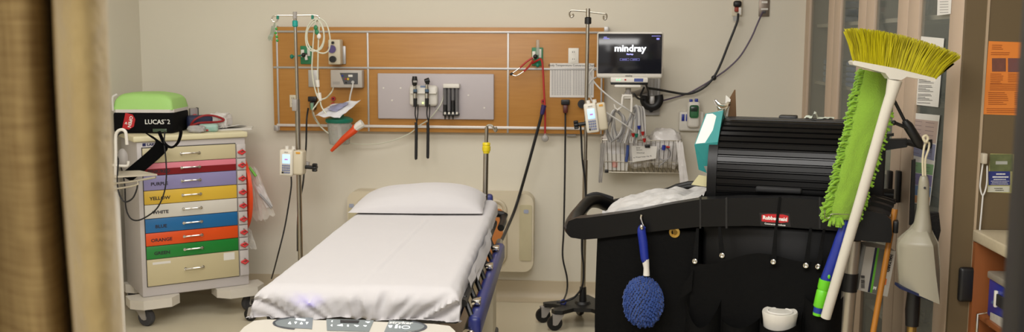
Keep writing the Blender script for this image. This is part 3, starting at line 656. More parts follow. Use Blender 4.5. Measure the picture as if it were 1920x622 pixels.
for (x, y) in ((592, 52), (594, 60), (598, 68)): MB().ball(W(x, y, YL-.03), (.012, .008, .016), 8, 6).build('green_fitting', m_green if y < 65 else m_paper, t)
def pump(name, px, label, Yf, rot, knobside):
    # upright pump with its own local frame: x right, y back, z up; origin bottom centre
    a, b, c, d = R4(*px, Yf); w_, h = b-a, d-c
    root = thing(name, label, 'infusion pump', ((a+b)/2, Yf, c))
    T = Matrix.Translation(((a+b)/2, Yf, c)) @ Matrix.Translation((0, 0, h/2)) @ Matrix.Rotation(rot, 4, 'Y') @ Matrix.Translation((0, 0, -h/2))
    MB(T).box(-w_/2, w_*.08, -.005, .075, 0, h, .009, 3).build('front_case', mat('pump_ivory', (226, 220, 206), .4, var=.02), root)
    MB(T).box(w_*.06, w_/2, .006, .085, .006, h-.004, .012, 3).build('side_case', m_cream, root)
    MB(T).box(-w_*.36, -w_*.03, -.008, -.003, h*.48, h*.83, .002).build('display', mat('lcd_blue', (170, 200, 235), .2, emis=(165, 200, 240), estr=.75), root)
    m = MB(T); m.box(-w_*.26, -w_*.12, -.0087, -.0078, h*.61, h*.66); m.build('display_text', mat('lcd_violet', (170, 110, 170), .5, emis=(170, 110, 180), estr=.5), root)
    m = MB(T)
    for i in range(4):
        for j in range(4):
            m.box(-w_*.37+i*w_*.09, -w_*.30+i*w_*.09, -.009, -.004, h*.10+j*h*.09, h*.165+j*h*.09, .001, 1)
    m.build('keypad', mat('key_blue_grey', (120, 130, 165), .5), root)
    MB(T).box(-w_*.38, -w_*.30, -.0098, -.004, h*.10, h*.165).build('black_key', m_black, root)
    MB(T).text('alaris', h*.07, Matrix.Translation((-w_*.2, -.0056, h*.91)) @ Matrix.Rotation(pi/2, 4, 'X'), depth=.0002).build('lettering', m_dgrey, root)
    m = MB(T); m.cyl((-w_*.26, .035, h), (-w_*.26, .035, h+.018), .011); m.cyl((w_*.03, .035, h), (w_*.03, .035, h+.018), .011); m.build('door_hinge', m_white, root)
    MB(T).box(w_*.2, w_*.38, .004, .0065, h*.86, h*.93).build('orange_mark', mat('amber_mark', (222, 160, 50), .5), root)
    m = MB(T); m.box(-.03, w_*.5+.012, .08, .112, h*.25, h*.5, .005); m.build('clamp_bracket', m_grey, root)
    s = knobside
    m = MB(T); m.cyl((s*w_*.5, .06, h*.32), (s*(w_*.5+.045), .06, h*.32), .011)
    for k in range(3):
        R = Matrix.Rotation(k*pi/3, 3, 'X'); m.cbox((s*(w_*.5+.055), .06, h*.32), (.026, .05, .016), .005, R)
    m.build('clamp_knob', m_black, root)
    return root, T, w_, h
r1, T1, w1, h1 = pump('infusion_pump', (524, 281, 567, 330), 'ivory infusion pump with lit blue screen on the left drip pole', YL-.115, radians(2), 1)
MB().tube(path(5.56, [(546, 331), (546, 350), (541, 385), (533, 430), (521, 478), (514, 505, 5.8), (509, 522, 5.95)]), .0045, smooth=7).build('pump_cord', m_cord, r1)
# right pole
YR = 5.65
base = W(1093, 545, YR); base = Vec((base.x, YR, 0))
t = thing('drip_pole', 'right steel drip pole with black collar and black wheeled base', 'drip pole', (base.x, YR, 0))
MB().cyl(W(1102.5, 16, YR), W(1097, 330, YR), .0105, seg=14).build('upper_pole', m_steel, t)
MB().cyl(W(1097.5, 300, YR), (base.x, YR, .14), .0140, seg=16).build('lower_pole', m_steel, t)
m = MB(); m.cyl(W(1102.5, 16, YR-.012), W(1102.5, 32, YR-.012), .012); m.build('hook_block', m_steel, t)
MB().lathe([(.012, -.02), (.019, -.018), (.019, .016), (.012, .02)], W(1102.5, 38.5, YR)).build('collar', m_black, t)
m = MB(); Yh2 = YR-.012
m.tube(path(Yh2, [(1102, 21.5), (1080, 20), (1073, 19.5), (1069, 21), (1067.5, 26), (1069.5, 31), (1072.5, 32), (1075, 29), (1073.5, 26)]), .0048, smooth=4)
m.tube(path(Yh2, [(1102, 22), (1125, 25), (1135, 26), (1137.5, 29), (1137, 34), (1134, 37), (1131.5, 34), (1132, 29)]), .0048, smooth=4); m.build('hook_bar', m_steel, t)
MB().cyl((base.x, YR, .11), (base.x, YR, .215), .023, .019).build('base_socket', m_black, t)
plate_base(t, base)
r2, T2, w2, h2 = pump('infusion_pump', (1097, 193, 1138, 248), 'tilted ivory infusion pump on the right drip pole below the monitor', YR-.14, radians(-8), -1)
tag(MB().tube(path(5.63, [(1088, 230), (1090, 260), (1092, 300), (1097, 340), (1098, 380), (1092, 420), (1091, 470), (1094, 500), (1092, 535), (1078, 556), (1064, 563), (1052, 566, 5.6), (1044, 566, 5.6)]), .0055, smooth=8).build('pump_cord', m_cord), 'black cord wound down the right drip pole to its base', 'power cord')
tag(MB().tube([W(1056+5*cos(a*.7), 566+4*sin(a*.7), 5.6+.004*a) for a in range(10)], .004, smooth=4).build('blue_clip', mat('blue_clip', (40, 56, 140), .4)), 'small blue coil clip lying on the base of the right drip pole', 'clip')
# ================================================================== WALL HEADBOARD
YHB = 6.02
hx0, hx1, hz0, hz1 = R4(652, 361, 1000, 506, YHB)
t = thing('bed_headboard', 'beige moulded bed headboard with orange brown inset against the wall behind the bed', 'headboard', ((hx0+hx1)/2, YW, hz0))
mh = mat('beige_moulding', (214, 203, 178), .4, var=.02)
def rrect(x0, x1, z0, z1, r, y, n=6):
    P = []
    for cx, cz, a0 in ((x1-r, z1-r, 0), (x0+r, z1-r, pi/2), (x0+r, z0+r, pi), (x1-r, z0+r, 3*pi/2)):
        for k in range(n+1): a = a0+pi/2*k/n; P.append((cx+cos(a)*r, y, cz+sin(a)*r))
    return P
MB().prism(rrect(hx0, hx1, hz0, hz1, .06, YHB), (0, YW-.001-YHB, 0), .025, 4).build('shell', mh, t)
m = MB(); a, b, c, d = R4(672, 374, 947, 492, YHB)
m.tube(rrect(a, b, c, d, .06, YHB-.002), .014, 8, closed=True); m.build('inset_rim', mat('beige_rim', (204, 192, 166), .45), t)
a, b, c, d = R4(700, 389, 943, 488, YHB); MB().prism(rrect(a, b, c, d, .025, YHB-.006), (0, .008, 0), .002).build('wood_inset', mat('orange_brown_inset', (196, 122, 62), .4, stretch=(1, 1, 10), scale=6), t)
for px in ((654, 384, 668, 440), (974, 384, 997, 488)):
    m = MB(); a, b, c, d = R4(*px, YHB); m.prism(rrect(a, b, c, d, .012, YHB-.006), (0, .01, 0), .003); e = m.build('end_panel', mat('sand_panel', (196, 186, 152), .5), t)
for x, y in ((659, 386), (986.5, 397)):
    a, b, c, d = R4(x-4.5, y-4, x+4.5, y+3, YHB-.008); MB().prism(rrect(a, b, c, d, .006, YHB-.009), (0, .004, 0)).build('badge', mat('badge_blue', (120, 134, 172), .4, rgb2=(190, 190, 196), scale=40), t)
# ================================================================== STRETCHER
TS = Matrix.Translation((-.815, 4.0, 0)) @ Matrix.Rotation(radians(1.6), 4, 'Z')
bed = thing('hospital_stretcher', 'wheeled hospital stretcher with white sheet, blue side rails and foot control panel', 'bed', (-.815, 4.0, 0), radians(1.6))
ZT = .80; YF = -.80; YHD = 1.06; HW = .328
navy = mat('navy_plastic', (44, 52, 118), .35, var=.06)
MB(TS).box(-HW+.01, HW-.01, YF+.03, YHD, ZT-.10, ZT-.012, .03, 3).build('mattress', mat('navy_mattress', (24, 26, 52), .5), bed)
linen = mat('white_linen', (194, 191, 192), .85, var=.015, scale=8, bump=.12, bscale=22, sheen=.15)
def sheet(u, v):
    s = (u-.5)*2; tt = v
    # across
    hw = HW-.02
    L = .50; sx = s*L
    r = .035
    def fold(q, lim, r=.035):
        a = abs(q)
        if a <= lim: return a, 0.
        e = a-lim
        if e < r*pi/2: return lim+r*sin(e/r), r*(1-cos(e/r))
        return lim+r+.012*(e-r*pi/2), r+(e-r*pi/2)
    ax, dx = fold(sx, hw-.01)
    y = YF-.15+(YHD+.15-YF)*tt
    lim = -(YF)
    if y < YF+.05:
        ay, dy = fold(YF+.05-y+.0, 0, .045); yy = YF+.05-ay
    else: yy, dy = y, 0
    edge = max(0, 1-(tt/.14))
    x = math.copysign(ax, s)
    dxm = dx*(1 if True else 0)
    hang = .075+.018*noise.noise(Vec((y*3.2, s*3, 1)))+.02*edge
    hangf = .105+.012*noise.noise(Vec((sx*5, 3, 1)))
    d = max(min(dx, hang), min(dy, hangf)) if not (dx > 0 and dy > 0) else min(sqrt(dx*dx+dy*dy), .105)
    z = ZT-d
    x *= 1+(.13 if s < 0 else .05)*edge*min(1, dx/.03)
    n = noise.noise(Vec((sx*3, y*2.2, 7)))*.003+noise.noise(Vec((sx*9+y*3, y*4, 2)))*.0016
    if dy > .004: 
        k = min(1, dy/.04); n += 0
        q_ = sx*13+dy*26*sin(sx*4); wv = (abs(noise.noise(Vec((q_, dy*6, 4))))*1.5-.35)*.034*k+noise.noise(Vec((sx*30+dy*30, 2, 4)))*.006*k; yy += wv; z += noise.noise(Vec((sx*9+2, 0, 9)))*.012*k
        yy -= .02*k*(1-min(1, dy/.1))
    if dx > .01: x += math.copysign(noise.noise(Vec((y*16, s, 3)))*.004+noise.noise(Vec((y*5, s, 8)))*.008, s)
    # fold crease
    n += .0035*math.exp(-((sx-.03-.02*sin(y*2))/.008)**2)*(1 if -.55 < y < .5 else .3)
    # head end slightly raised
    z += n+.02*max(0, (yy-.75))**1.0
    return (x, yy, z)
MB(TS).grid(sheet, 150, 150).build('sheet', linen, bed, sharp=80)
# hanging sheet layers along right side
for k, (e, a0, a1) in enumerate(((.006, -.55, .42), (.012, -.35, .30))):
    def lay(u, v, e=e, k=k, a0=a0, a1=a1):
        y = a0+(a1-a0)*u
        return (HW+.012+e+.012*v+noise.noise(Vec((y*7, k, v)))*.006, y, ZT-.020-.010*k-(.035+.012*k)*v+noise.noise(Vec((y*9, k, 2)))*.006)
    MB(TS).grid(lay, 60, 3).build('sheet_hem', linen, bed, sharp=80)
# litter deck and frame
MB(TS).box(-HW-.005, HW+.005, YF+.06, YHD+.02, ZT-.135, ZT-.10, .01).build('litter_deck', mat('charcoal_deck', (40, 40, 44), .5), bed)
for s in (-1, 1):
    m = MB(TS)
    zz = ZT-.155 if s > 0 else ZT-.27
    m.box(s*(HW+.03), s*(HW+.075), YF+.12, .62, zz-.055, zz+.03, .018, 3)
    m.build('side_rail', navy, bed)
    m = MB(TS)
    for k in range(7):
        y = -.6+k*.18; m.tube([(s*(HW+.01), y, ZT-.075), (s*(HW+.05), y-.05, zz-.0)], .010, 8)
    m.tube([(s*(HW+.012), YF+.15, ZT-.085), (s*(HW+.0), .7, ZT-.085)], .014, 8); m.build('rail_spindles', m_black, bed)
    MB(TS).box(s*(HW-.004), s*(HW+.006), YF+.1, .75, ZT-.13, ZT-.07, .004).build('rail_cover', m_black, bed)
    m = MB(TS); m.tube([(s*(HW+.05), YF+.04, ZT-.16), (s*(HW+.05), YF-.02, ZT-.19), (s*(HW+.02), YF-.06, ZT-.2)], .016, 10, smooth=4); m.tube([(s*(HW+.03), YF+.1, .62), (s*(HW+.03), .9, .62)], .018, 10); m.build('frame_tube', m_steel, bed)
# chrome latch bits on the rail
for y in (-.52, .05, .42): MB(TS).box(HW+.03, HW+.062, y-.03, y+.03, ZT-.118, ZT-.10, .004).build('rail_latch', m_chrome, bed)
# foot control panel
ptop = .705
pa = [(-.345, -.93), (-.33, -.875), (-.29, -.862), (.0, -.857), (.27, -.872), (.32, -.885), (.345, -.93), (.35, -1.13), (.3, -1.2), (-.3, -1.2), (-.35, -1.13)]
def tilt(x, y, z): return (x, y, z+(y+.86)*.10)
MB(TS).prism([tilt(x, y, ptop-.05) for x, y in pa], (0, 0, .05), .016, 3).build('foot_panel', mat('panel_cream', (196, 191, 180), .4, var=.02), bed)
MB(TS).prism([tilt(x*1.035, y*1.012+.012, ptop-.075) for x, y in pa], (0, 0, .032), .01, 2).build('foot_bumper', navy, bed)
m_pan = mat('slate_overlay', (120, 128, 130), .3, var=.03)
def lp(x, y, dz=.0012): return tilt(x, y, ptop+dz)
Tpan = lambda px, py: TS.inverted() @ PL(px, py, TS @ Vec(tilt(0, -.9, ptop)), (TS.to_3x3() @ Vec((0, -.10, 1))))
def overlay(name, pts, mt, dz=.0008, parent=bed, th=.001):
    q = [Tpan(*p)+Vec((0, 0, dz)) for p in pts]
    return MB(TS).prism(q, (0, 0, th)).build(name, mt, parent)
def arc(cx, cy, rx, ry, a0, a1, n=14): return [(cx+rx*cos(a0+(a1-a0)*k/n), cy+ry*sin(a0+(a1-a0)*k/n)) for k in range(n+1)]
def ring(cx, cy, rx, ry, w_, a0, a1): return arc(cx, cy, rx, ry, a0, a1)+arc(cx, cy, rx-w_, ry-w_*.35, a1, a0)
left = arc(587, 606, 74, 10.5, pi*.55, pi*1.45); o1 = overlay('left_overlay', [(x, y) for x, y in left if x < 588]+[(587, 596.5), (585, 617.5)], m_pan)
o2 = overlay('centre_overlay', [(612, 598.5), (701, 601), (692, 622), (613, 620)], m_pan)
o3 = overlay('right_overlay', [(730, 601)]+[(x, y) for x, y in arc(730, 612.5, 66, 11, -pi/2+.1, pi/2-.1)]+[(720, 623)], m_pan)
overlay('curved_mark', ring(575, 606, 64, 13, 5, pi*.62, pi*1.38), mat('deep_slate', (70, 74, 82), .3))
overlay('curved_mark', ring(735, 613, 66, 13.5, 5, -.95, .95), mat('deep_slate', (70, 74, 82), .3))
overlay('display', [(638, 601), (674, 602), (672, 607), (638, 606)], m_ink, .0022, o2)
def panel_text(s_, px, py, size, par, mt=m_wink):
    p = Tpan(px, py)+Vec((0, 0, .0026))
    MB(TS).text(s_, size, Matrix.Translation(p) @ Matrix.Rotation(.1, 4, 'X') @ Matrix.Rotation(-.035, 4, 'Z'), depth=.0003, bold=.0006).build('lettering', mt, par)
panel_text('stryker', 752, 606.3, .027, o3)
lit = mat('backlit_white', (240, 242, 240), .5, emis=(240, 244, 240), estr=.7)
for par, pts in ((o1, [[(556, 597.5), (573, 600), (572, 602.5), (554, 600)], [(540, 608), (544, 604), (546, 608.5)], [(552, 604.5), (557, 604.5), (554, 608.5)], [(562, 608.5), (565.5, 604.5), (568, 608.5)], [(573.5, 605), (578.5, 605), (575, 609)]]),
                 (o2, [[(632, 611), (642, 608.5), (643, 612.5)], [(651, 610), (654, 610), (654, 613), (651, 613)], [(664, 610.5), (673, 611.5), (669, 613.5)], [(681, 611), (688, 611.5), (685, 613.5)], [(685, 604), (694, 604.5), (690, 606.5)], [(621, 603), (624, 601.5), (623, 605)], [(620, 611), (623, 609), (623, 613)]]),
                 (o3, [[(728, 611), (736, 611), (734, 615), (730, 615)], [(742, 610), (746, 609), (745, 616), (740, 616)], [(748, 612), (751, 612), (751, 616), (748, 616)]])):
    for q in pts: overlay('key_symbol', q, lit, .0022, par)
q = ring(761, 614.5, 8, 2.8, .8, 0, 2*pi); overlay('key_outline', q, lit, .0022, o3)
# base
MB(TS).box(-.27, .27, -.85, .9, .20, .29, .03, 3).build('base_frame', mat('stretcher_beige', (214, 206, 188), .45), bed)
for y in (-.5, .55):
    MB(TS).box(-.10, .10, y-.10, y+.10, .285, ZT-.13, .02).build('lift_column', mat('column_cover', (206, 198, 182), .5), bed)
for sx in (-1, 1):
    for sy in (-.82, .82):
        T = TS @ Matrix.Translation((sx*.27, sy, 0)) @ Matrix.Rotation(.8*sx+sy, 4, 'Z')
        caster(T, .10, .045, 'caster', bed, m_rubber, m_grey)
        MB(TS).box(sx*.30, sx*.22, sy-.06, sy+.06, .222, .30, .015).build('caster_cover', m_white, bed)
MB(TS).box(.31, .375, .30, .46, .30, .62, .015).build('side_bumper', m_cream, bed)
MB(TS).box(.305, .385, .29, .47, .27, .31, .012).build('bumper_foot', m_dgrey, bed)
# head push tube & pole
m = MB(TS); m.tube([(-.36, YHD-.1, ZT-.12), (-.36, YHD+.06, ZT-.1), (-.3, YHD+.10, ZT-.08), (.3, YHD+.10, ZT-.08), (.36, YHD+.06, ZT-.1), (.36, YHD-.1, ZT-.12)], .018, 10, smooth=4); m.build('push_handle', m_black, bed)
MB(TS).box(.24, .31, YHD+.0, YHD+.05, ZT-.06, ZT+.035, .015).build('head_bumper', navy, bed)
Yp = (TS @ Vec((.39, YHD, 0))).y
pb = W(908.5, 400, Yp); pt = W(912.5, 238, Yp); pm = W(911.3, 285, Yp)
MB().cyl((pb.x, Yp, .60), pm, .0135, seg=14).build('pole_tube', m_steel, bed)
MB().cyl(pm, pt, .0095, seg=12).build('pole_tube', m_steel, bed)
MB().box(pb.x-.08, pb.x+.02, Yp-.02, Yp+.02, .62, .655, .004).build('pole_socket', m_black, bed)
MB().lathe([(.012, -.032), (.017, -.03), (.017, -.022), (.020, -.02), (.0215, -.012), (.0215, .004), (.019, .006), (.019, .012), (.021, .014), (.019, .024), (.012, .026)], W(912, 276, Yp)).build('yellow_collar', mat('yellow_plastic', (226, 204, 30), .35), bed)
MB().lathe([(.012, -.006), (.0165, -.005), (.0165, .005), (.012, .006)], W(911.8, 284, Yp)).build('collar_ring', m_black, bed)
m = MB(); m.tube(path(Yp, [(912.5, 240), (913.5, 236), (918, 234.5), (923, 236), (926, 241), (929, 246), (931, 243), (929, 238)]), .006, smooth=4); m.build('pole_hook', m_steel, bed)
# ------------------------------------------------------------------ pillow
pc = TS.inverted() @ W(783, 385, 4.83); 
def pil(u, v, top=True):
    a = u*2-1; b = v*2-1
    t_ = max(0, (1-abs(a)**2.6))**.55*max(0, (1-abs(b)**2.4))**.55
    x = .302*a*(1-.07*(1-abs(a))*0-.06*b*b*0)-.04*max(0, -a)**3*(1-b)*.5; y = .215*b*(1-.05*a*a)
    n = noise.noise(Vec((a*2.2, b*2.2, 3)))*.010+noise.noise(Vec((a*6, b*5, 8)))*.004
    z = .092*t_*(1+.9*n*5) if top else -.002*t_
    lift = .0+.028*(b+1)/2*1.0
    return Vec((x+noise.noise(Vec((b*3, a, 1)))*.008, y, z+lift+.012*t_*a))
TP = TS @ Matrix.Translation((-.015, .835, ZT+.008)) @ Matrix.Rotation(radians(2), 4, 'Z')
m = MB(TP); m.grid(lambda u, v: pil(u, v, True), 60, 44); m.grid(lambda u, v: pil(u, v, False), 60, 44)
bmesh.ops.remove_doubles(m.bm, verts=m.bm.verts, dist=.0008)
tag(m.build('pillow', linen, sharp=80), 'plump white pillow at the head of the stretcher', 'pillow')

# blue-violet indicator under the foot of the mattress
p_ = TS @ Vec((-.155, YF-.03, ZT-.118))
MB(TS).box(-.185, -.155, YF-.10, YF-.085, ZT-.104, ZT-.097, .002).build('indicator_light', mat('violet_led', (120, 110, 255), .4, emis=(110, 90, 255), estr=6), bed)
l = bpy.data.lights.new('indicator_glow', 'SPOT'); l.energy = .5; l.spot_size = radians(95); l.spot_blend = 1; l.color = (.30, .22, 1); l.shadow_soft_size = .01
o = bpy.data.objects.new('indicator_glow', l); COL.objects.link(o); o.location = TS @ Vec((-.17, YF-.088, ZT-.094)); o.rotation_euler = (radians(145), 0, 0)
# ================================================================== TREATMENT (CRASH) CART
CA = radians(37); CFL = Vec((-2.568, 5.343, 0)); CW = .615; CD = .44
TC = Matrix.Translation(CFL) @ Matrix.Rotation(CA, 4, 'Z')      # local: x along front, y back, z up
cart = thing('treatment_cart', 'emergency treatment cart with a stack of colour coded drawers', 'cart', CFL, CA)
m_cart = mat('cart_paint', (198, 192, 190), .42, var=.02); m_cream2 = mat('cart_cream', (222, 214, 178), .4, var=.02)
MB(TC).box(0, CW, 0, CD, .165, 1.055, .006).build('body', m_cart, cart)
MB(TC).box(-.02, CW+.012, -.018, CD+.015, 1.055, 1.088, .008, 3).build('worktop', m_cream2, cart)
TF = TC @ Matrix.Rotation(pi/2, 4, 'X')     # local frame for front lettering: x along, y up, z toward viewer
def front_text(mb, s_, x, z, size, y=-.0125, **k): return mb.text(s_, size, Matrix.Translation((x, y, z)) @ Matrix.Rotation(pi/2, 4, 'X'), **k)
zs = [1.020, .933, .862, .777, .697, .616, .534, .458, .382, .225]
cols = [((206, 195, 158), ''), ((226, 130, 146), 'PINK/RED'), ((146, 140, 186), 'PURPLE'), ((224, 186, 66), 'YELLOW'), ((218, 214, 204), 'WHITE'), ((30, 106, 164), 'BLUE'), ((226, 82, 24), 'ORANGE'), ((30, 130, 52), 'GREEN'), ((200, 188, 150), '')]
labs = ['cream top drawer', 'pink drawer with dark red lower half', 'lilac drawer lettered PURPLE', 'yellow drawer lettered YELLOW', 'white drawer lettered WHITE', 'blue drawer lettered BLUE', 'orange drawer lettered ORANGE', 'green drawer lettered GREEN', 'deep cream bottom drawer']
dx0, dx1 = .028, CW-.062
MB(TC).box(dx0-.003, dx1+.003, -.004, .002, .222, 1.023).build('drawer_recess', mat('recess_black', (40, 38, 38), .6), cart)
for i, (c, s_) in enumerate(cols):
    za, zb = zs[i+1]+.0015, zs[i]-.0015
    md = mat('drawer_%s' % ('cream', 'pink', 'lilac', 'yellow', 'white', 'blue', 'orange', 'green', 'sand')[i], c, .38, var=.015)
    m = MB(TC); m.box(dx0, dx1, -.012, -.002, za, zb, .0025)
    d = m.build('drawer', md, cart); d['label'] = labs[i]
    if i == 1: MB(TC).box(dx0+.001, dx1-.001, -.0127, -.0115, za+.001, (za+zb)/2+.003).build('dark_red_band', mat('dark_red', (128, 14, 22), .4), d)
    hz = za+(zb-za)*(.52 if i != 1 else .5); hx = dx0+(dx1-dx0)*.50
    m = MB(TC); m.tube([(hx-.05, -.012, hz), (hx-.05, -.030, hz+.002), (hx-.04, -.034, hz+.003), (hx+.04, -.034, hz+.003), (hx+.05, -.030, hz+.002), (hx+.05, -.012, hz)], .0048, 8)
    m.lathe([(.009, 0), (.009, .003), (.005, .004)], (hx-.05, -.012, hz), (0, -1, 0), 12); m.lathe([(.009, 0), (.009, .003), (.005, .004)], (hx+.05, -.012, hz), (0, -1, 0), 12)
    m.build('handle', m_chrome, d)
    if s_:
        m = MB(TC); front_text(m, s_, dx0+.085, za+(zb-za)*(.42 if i != 1 else .3), .026, -.0132 if i == 1 else -.0124, bold=.0008, sx=1.1); m.build('lettering', mat('drawer_ink', (40, 34, 44), .6), d)
    if i == 8:
        MB(TC).box(dx0+.03, dx0+.13, -.0128, -.0118, zb-.030, zb-.016).build('label_strip', m_paper, d)
        MB(TC).box(dx1-.09, dx1-.025, -.0128, -.0118, zb-.05, zb-.006).build('label_sticker', m_paper, d)
    # lock flap & seal
    fl = MB(TC).box(dx1+.006, CW-.004, -.016, -.001, za+.001, zb-.001, .002).build('lock_flap', m_cart, cart)
    cx = (dx1+CW)/2+.002; cz = za+min((zb-za)*.42, .05) if i < 8 else za+.085
    m = MB(TC); m.tube([(cx-.022, -.021, cz), (cx, -.026, cz-.012), (cx+.022, -.021, cz), (cx+.004, -.024, cz+.012), (cx-.022, -.021, cz)], .0055, 6)
    m.box(cx-.012, cx+.012, -.026, -.018, cz-.012, cz+.000, .002); m.build('lock_seal', mat('seal_red', (214, 40, 44), .4), fl)
    MB(TC).box(cx-.003, cx+.003, -.027, -.016, cz-.004, cz+.022, .001).build('hasp', m_steel, fl)
m = MB(); m.text('LAKESIDE', .020, TC @ Matrix.Translation((.056, -.0008, 1.038)) @ Matrix.Rotation(pi/2, 4, 'X'), align='LEFT', bold=.0008, sx=1.15)
m.build('lettering', mat('logo_navy', (36, 40, 92), .5), cart)
MB(TC).box(.032, .050, -.0012, .001, 1.030, 1.047).build('logo_mark', mat('logo_navy', (36, 40, 92), .5), cart)
def lobe(x0, x1, y0, y1, ch):
    m = MB(TC); P = [(x0, y1), (x0, y0+ch*.9), (x0+ch*.8, y0), (x1-ch*.8, y0), (x1, y0+ch*.9), (x1, y1)]
    m.prism([(x, y, .112) for x, y in P], (0, 0, .052), .014, 3); return m.build('corner_bumper', mat('bumper_beige', (216, 210, 198), .4), cart)
lobe(-.075, .20, -.085, .10, .075); lobe(CW-.20, CW+.085, -.085, .10, .075); lobe(-.02, .2, CD-.1, CD+.01, .05); lobe(CW-.2, CW+.05, CD-.1, CD+.01, .05)
for (x, y, a) in ((.015, -.005, 2.2), (CW-.0, .01, .4), (.02, CD-.03, 1.2), (CW-.03, CD-.02, 2.9)):
    caster(TC @ Matrix.Translation((x, y, 0)) @ Matrix.Rotation(a, 4, 'Z'), .0505, .034, 'caster', cart, m_grubber, m_grey)
# ------------------------------------------------------------------ device bag on the cart
b0 = F(212, 250, 1.0885); b1 = F(346, 246, 1.0885); b1 = Vec((b1.x, b0.y+(b1.x-b0.x)*.10, b1.z))
TB = Matrix.Translation(b0) @ Matrix.Rotation(math.atan2(b1.y-b0.y, b1.x-b0.x), 4, 'Z')
bagt = thing('device_bag', 'black carry bag with lime green lid and red OPEN tag on the treatment cart', 'bag', TB.translation)
BW, BD = (b1-b0).length, .30
MB(TB).box(0, BW, 0, BD, 0, .125, .02, 3).build('bag_body', mat('black_bag_cloth', (9, 9, 11), .85, spec=.15, bump=.15, bscale=90), bagt)
def lidf(u, v):
    a = u*2-1; b = v*2-1
    ex = (1-abs(a)**7)**.3; ey = (1-abs(b)**7)**.3
    h = .086*min(1, ex)*min(1, ey)*(1+.10*(1-a*a)-.04*a)
    dent = -.012*math.exp(-((a+.1-b*.2)/.10)**2)*(b < .2)*0
    return (BW/2+a*(BW/2-.004)*(1 if abs(a) < 1 else 1), BD/2+b*(BD/2-.004), .136+h+.004*noise.noise(Vec((a*2, b*2, 0))))
MB(TB).grid(lidf, 40, 30).build('lid', mat('lime_green_cloth', (166, 214, 122), .6, var=.03, bump=.08, bscale=60), bagt, sharp=60)
m = MB(TB); m.prism([(0, .02, .12), (.02, 0, .12), (BW-.02, 0, .12), (BW, .02, .12), (BW, BD-.02, .12), (BW-.02, BD, .12), (.02, BD, .12), (0, BD-.02, .12)], (0, 0, .018), .004); 
m.build('zip_band', mat('white_piping', (214, 210, 206), .6), bagt)
m = MB(TB); m.tube([(.004, .004, .13), (.004, .004, .20), (.012, .008, .215), (.03, .012, .224)], .0065, 8, smooth=4); m.build('corner_piping', mat('white_piping', (214, 210, 206), .6), bagt)
Tfr = lambda x, z, y=-.0015: TB @ Matrix.Translation((x, y, z)) @ Matrix.Rotation(pi/2, 4, 'X')
MB().text('LUCAS', .037, Tfr(BW-.108, .066), bold=.0004, depth=.0005, align='CENTER').text('2', .037, Tfr(BW-.027, .067), depth=.0005).text('TM', .008, Tfr(BW-.046, .078), depth=.0005).build('lettering', m_wink, bagt)
a = radians(14)
m = MB(TB @ Matrix.Translation((.095, 0, .068)) @ Matrix.Rotation(a, 4, 'Y'))
tagm = m.prism([(-.03, -.003, -.045), (.008, -.003, -.045), (.032, -.003, -.02), (.032, -.003, .022), (.012, -.003, .045), (-.03, -.003, .045)], (0, .004, 0)).build('open_tag', mat('tag_red', (190, 28, 36), .5), bagt)
MB().text('OPEN', .026, TB @ Matrix.Translation((.102, -.0042, .068)) @ Matrix.Rotation(a, 4, 'Y') @ Matrix.Rotation(pi/2, 4, 'X') @ Matrix.Rotation(-pi/2, 4, 'Z'), bold=.0006).text('>', .024, TB @ Matrix.Translation((.080, -.0042, .060)) @ Matrix.Rotation(a, 4, 'Y') @ Matrix.Rotation(pi/2, 4, 'X') @ Matrix.Rotation(pi/2, 4, 'Z'), bold=.001).build('lettering', m_wink, tagm)
MB(TB).box(BW-.12, BW-.04, -.003, .003, .008, .028, .002).build('id_window', mat('green_window', (66, 84, 66), .2), bagt)
# straps
def ribbon(pts, wv, name, par, mt, k=6):
    P = catmull(pts, k); m = MB(); n = len(P); wv = Vec(wv)
    vs = []
    for p in P: vs.append((p-wv*.5, p+wv*.5))
    for i in range(n-1):
        q = [vs[i][0], vs[i][1], vs[i+1][1], vs[i+1][0]]
        m.prism(q, (0, .004, 0))
    return m.build(name, mt, par)
Ysb = (TC @ Vec((.1, -.04, 0))).y-.10
strap_m = mat('black_webbing', (7, 7, 8), .9, spec=.1, bump=.2, bscale=200)
ribbon(path(Ysb, [(276, 250), (292, 262), (303, 272), (290, 288), (262, 312), (235, 334)]), W(313, 270, Ysb)-W(290, 258, Ysb), 'shoulder_strap', bagt, strap_m)
m = MB(); m.tube(path(Ysb, [(298, 246), (308, 268), (321, 276), (333, 268), (339, 250), (337, 236)]), .018, 8, smooth=6, flat=.35); m.build('carry_loop', strap_m, bagt)
tag(MB().tube(path(Ysb-.01, [(309, 246), (308, 268), (311, 300), (312, 330), (308, 360), (296, 388), (278, 404), (258, 413), (244, 408), (236, 388), (234, 350), (230, 325), (222, 300, 4.95), (216, 280, 4.95), (220, 255, 4.95), (230, 248, 4.95)]), .0042, smooth=8).build('black_lead', m_cord), 'thin black lead looping down in front of the coloured drawers', 'cable')
tag(MB().tube(path(4.88, [(222, 300), (220, 340), (224, 365), (234, 378), (248, 372), (256, 356), (259, 338)]), .0042, smooth=8).build('black_lead', m_cord), 'short black lead looped under the metal tray beside the curtain', 'cable')
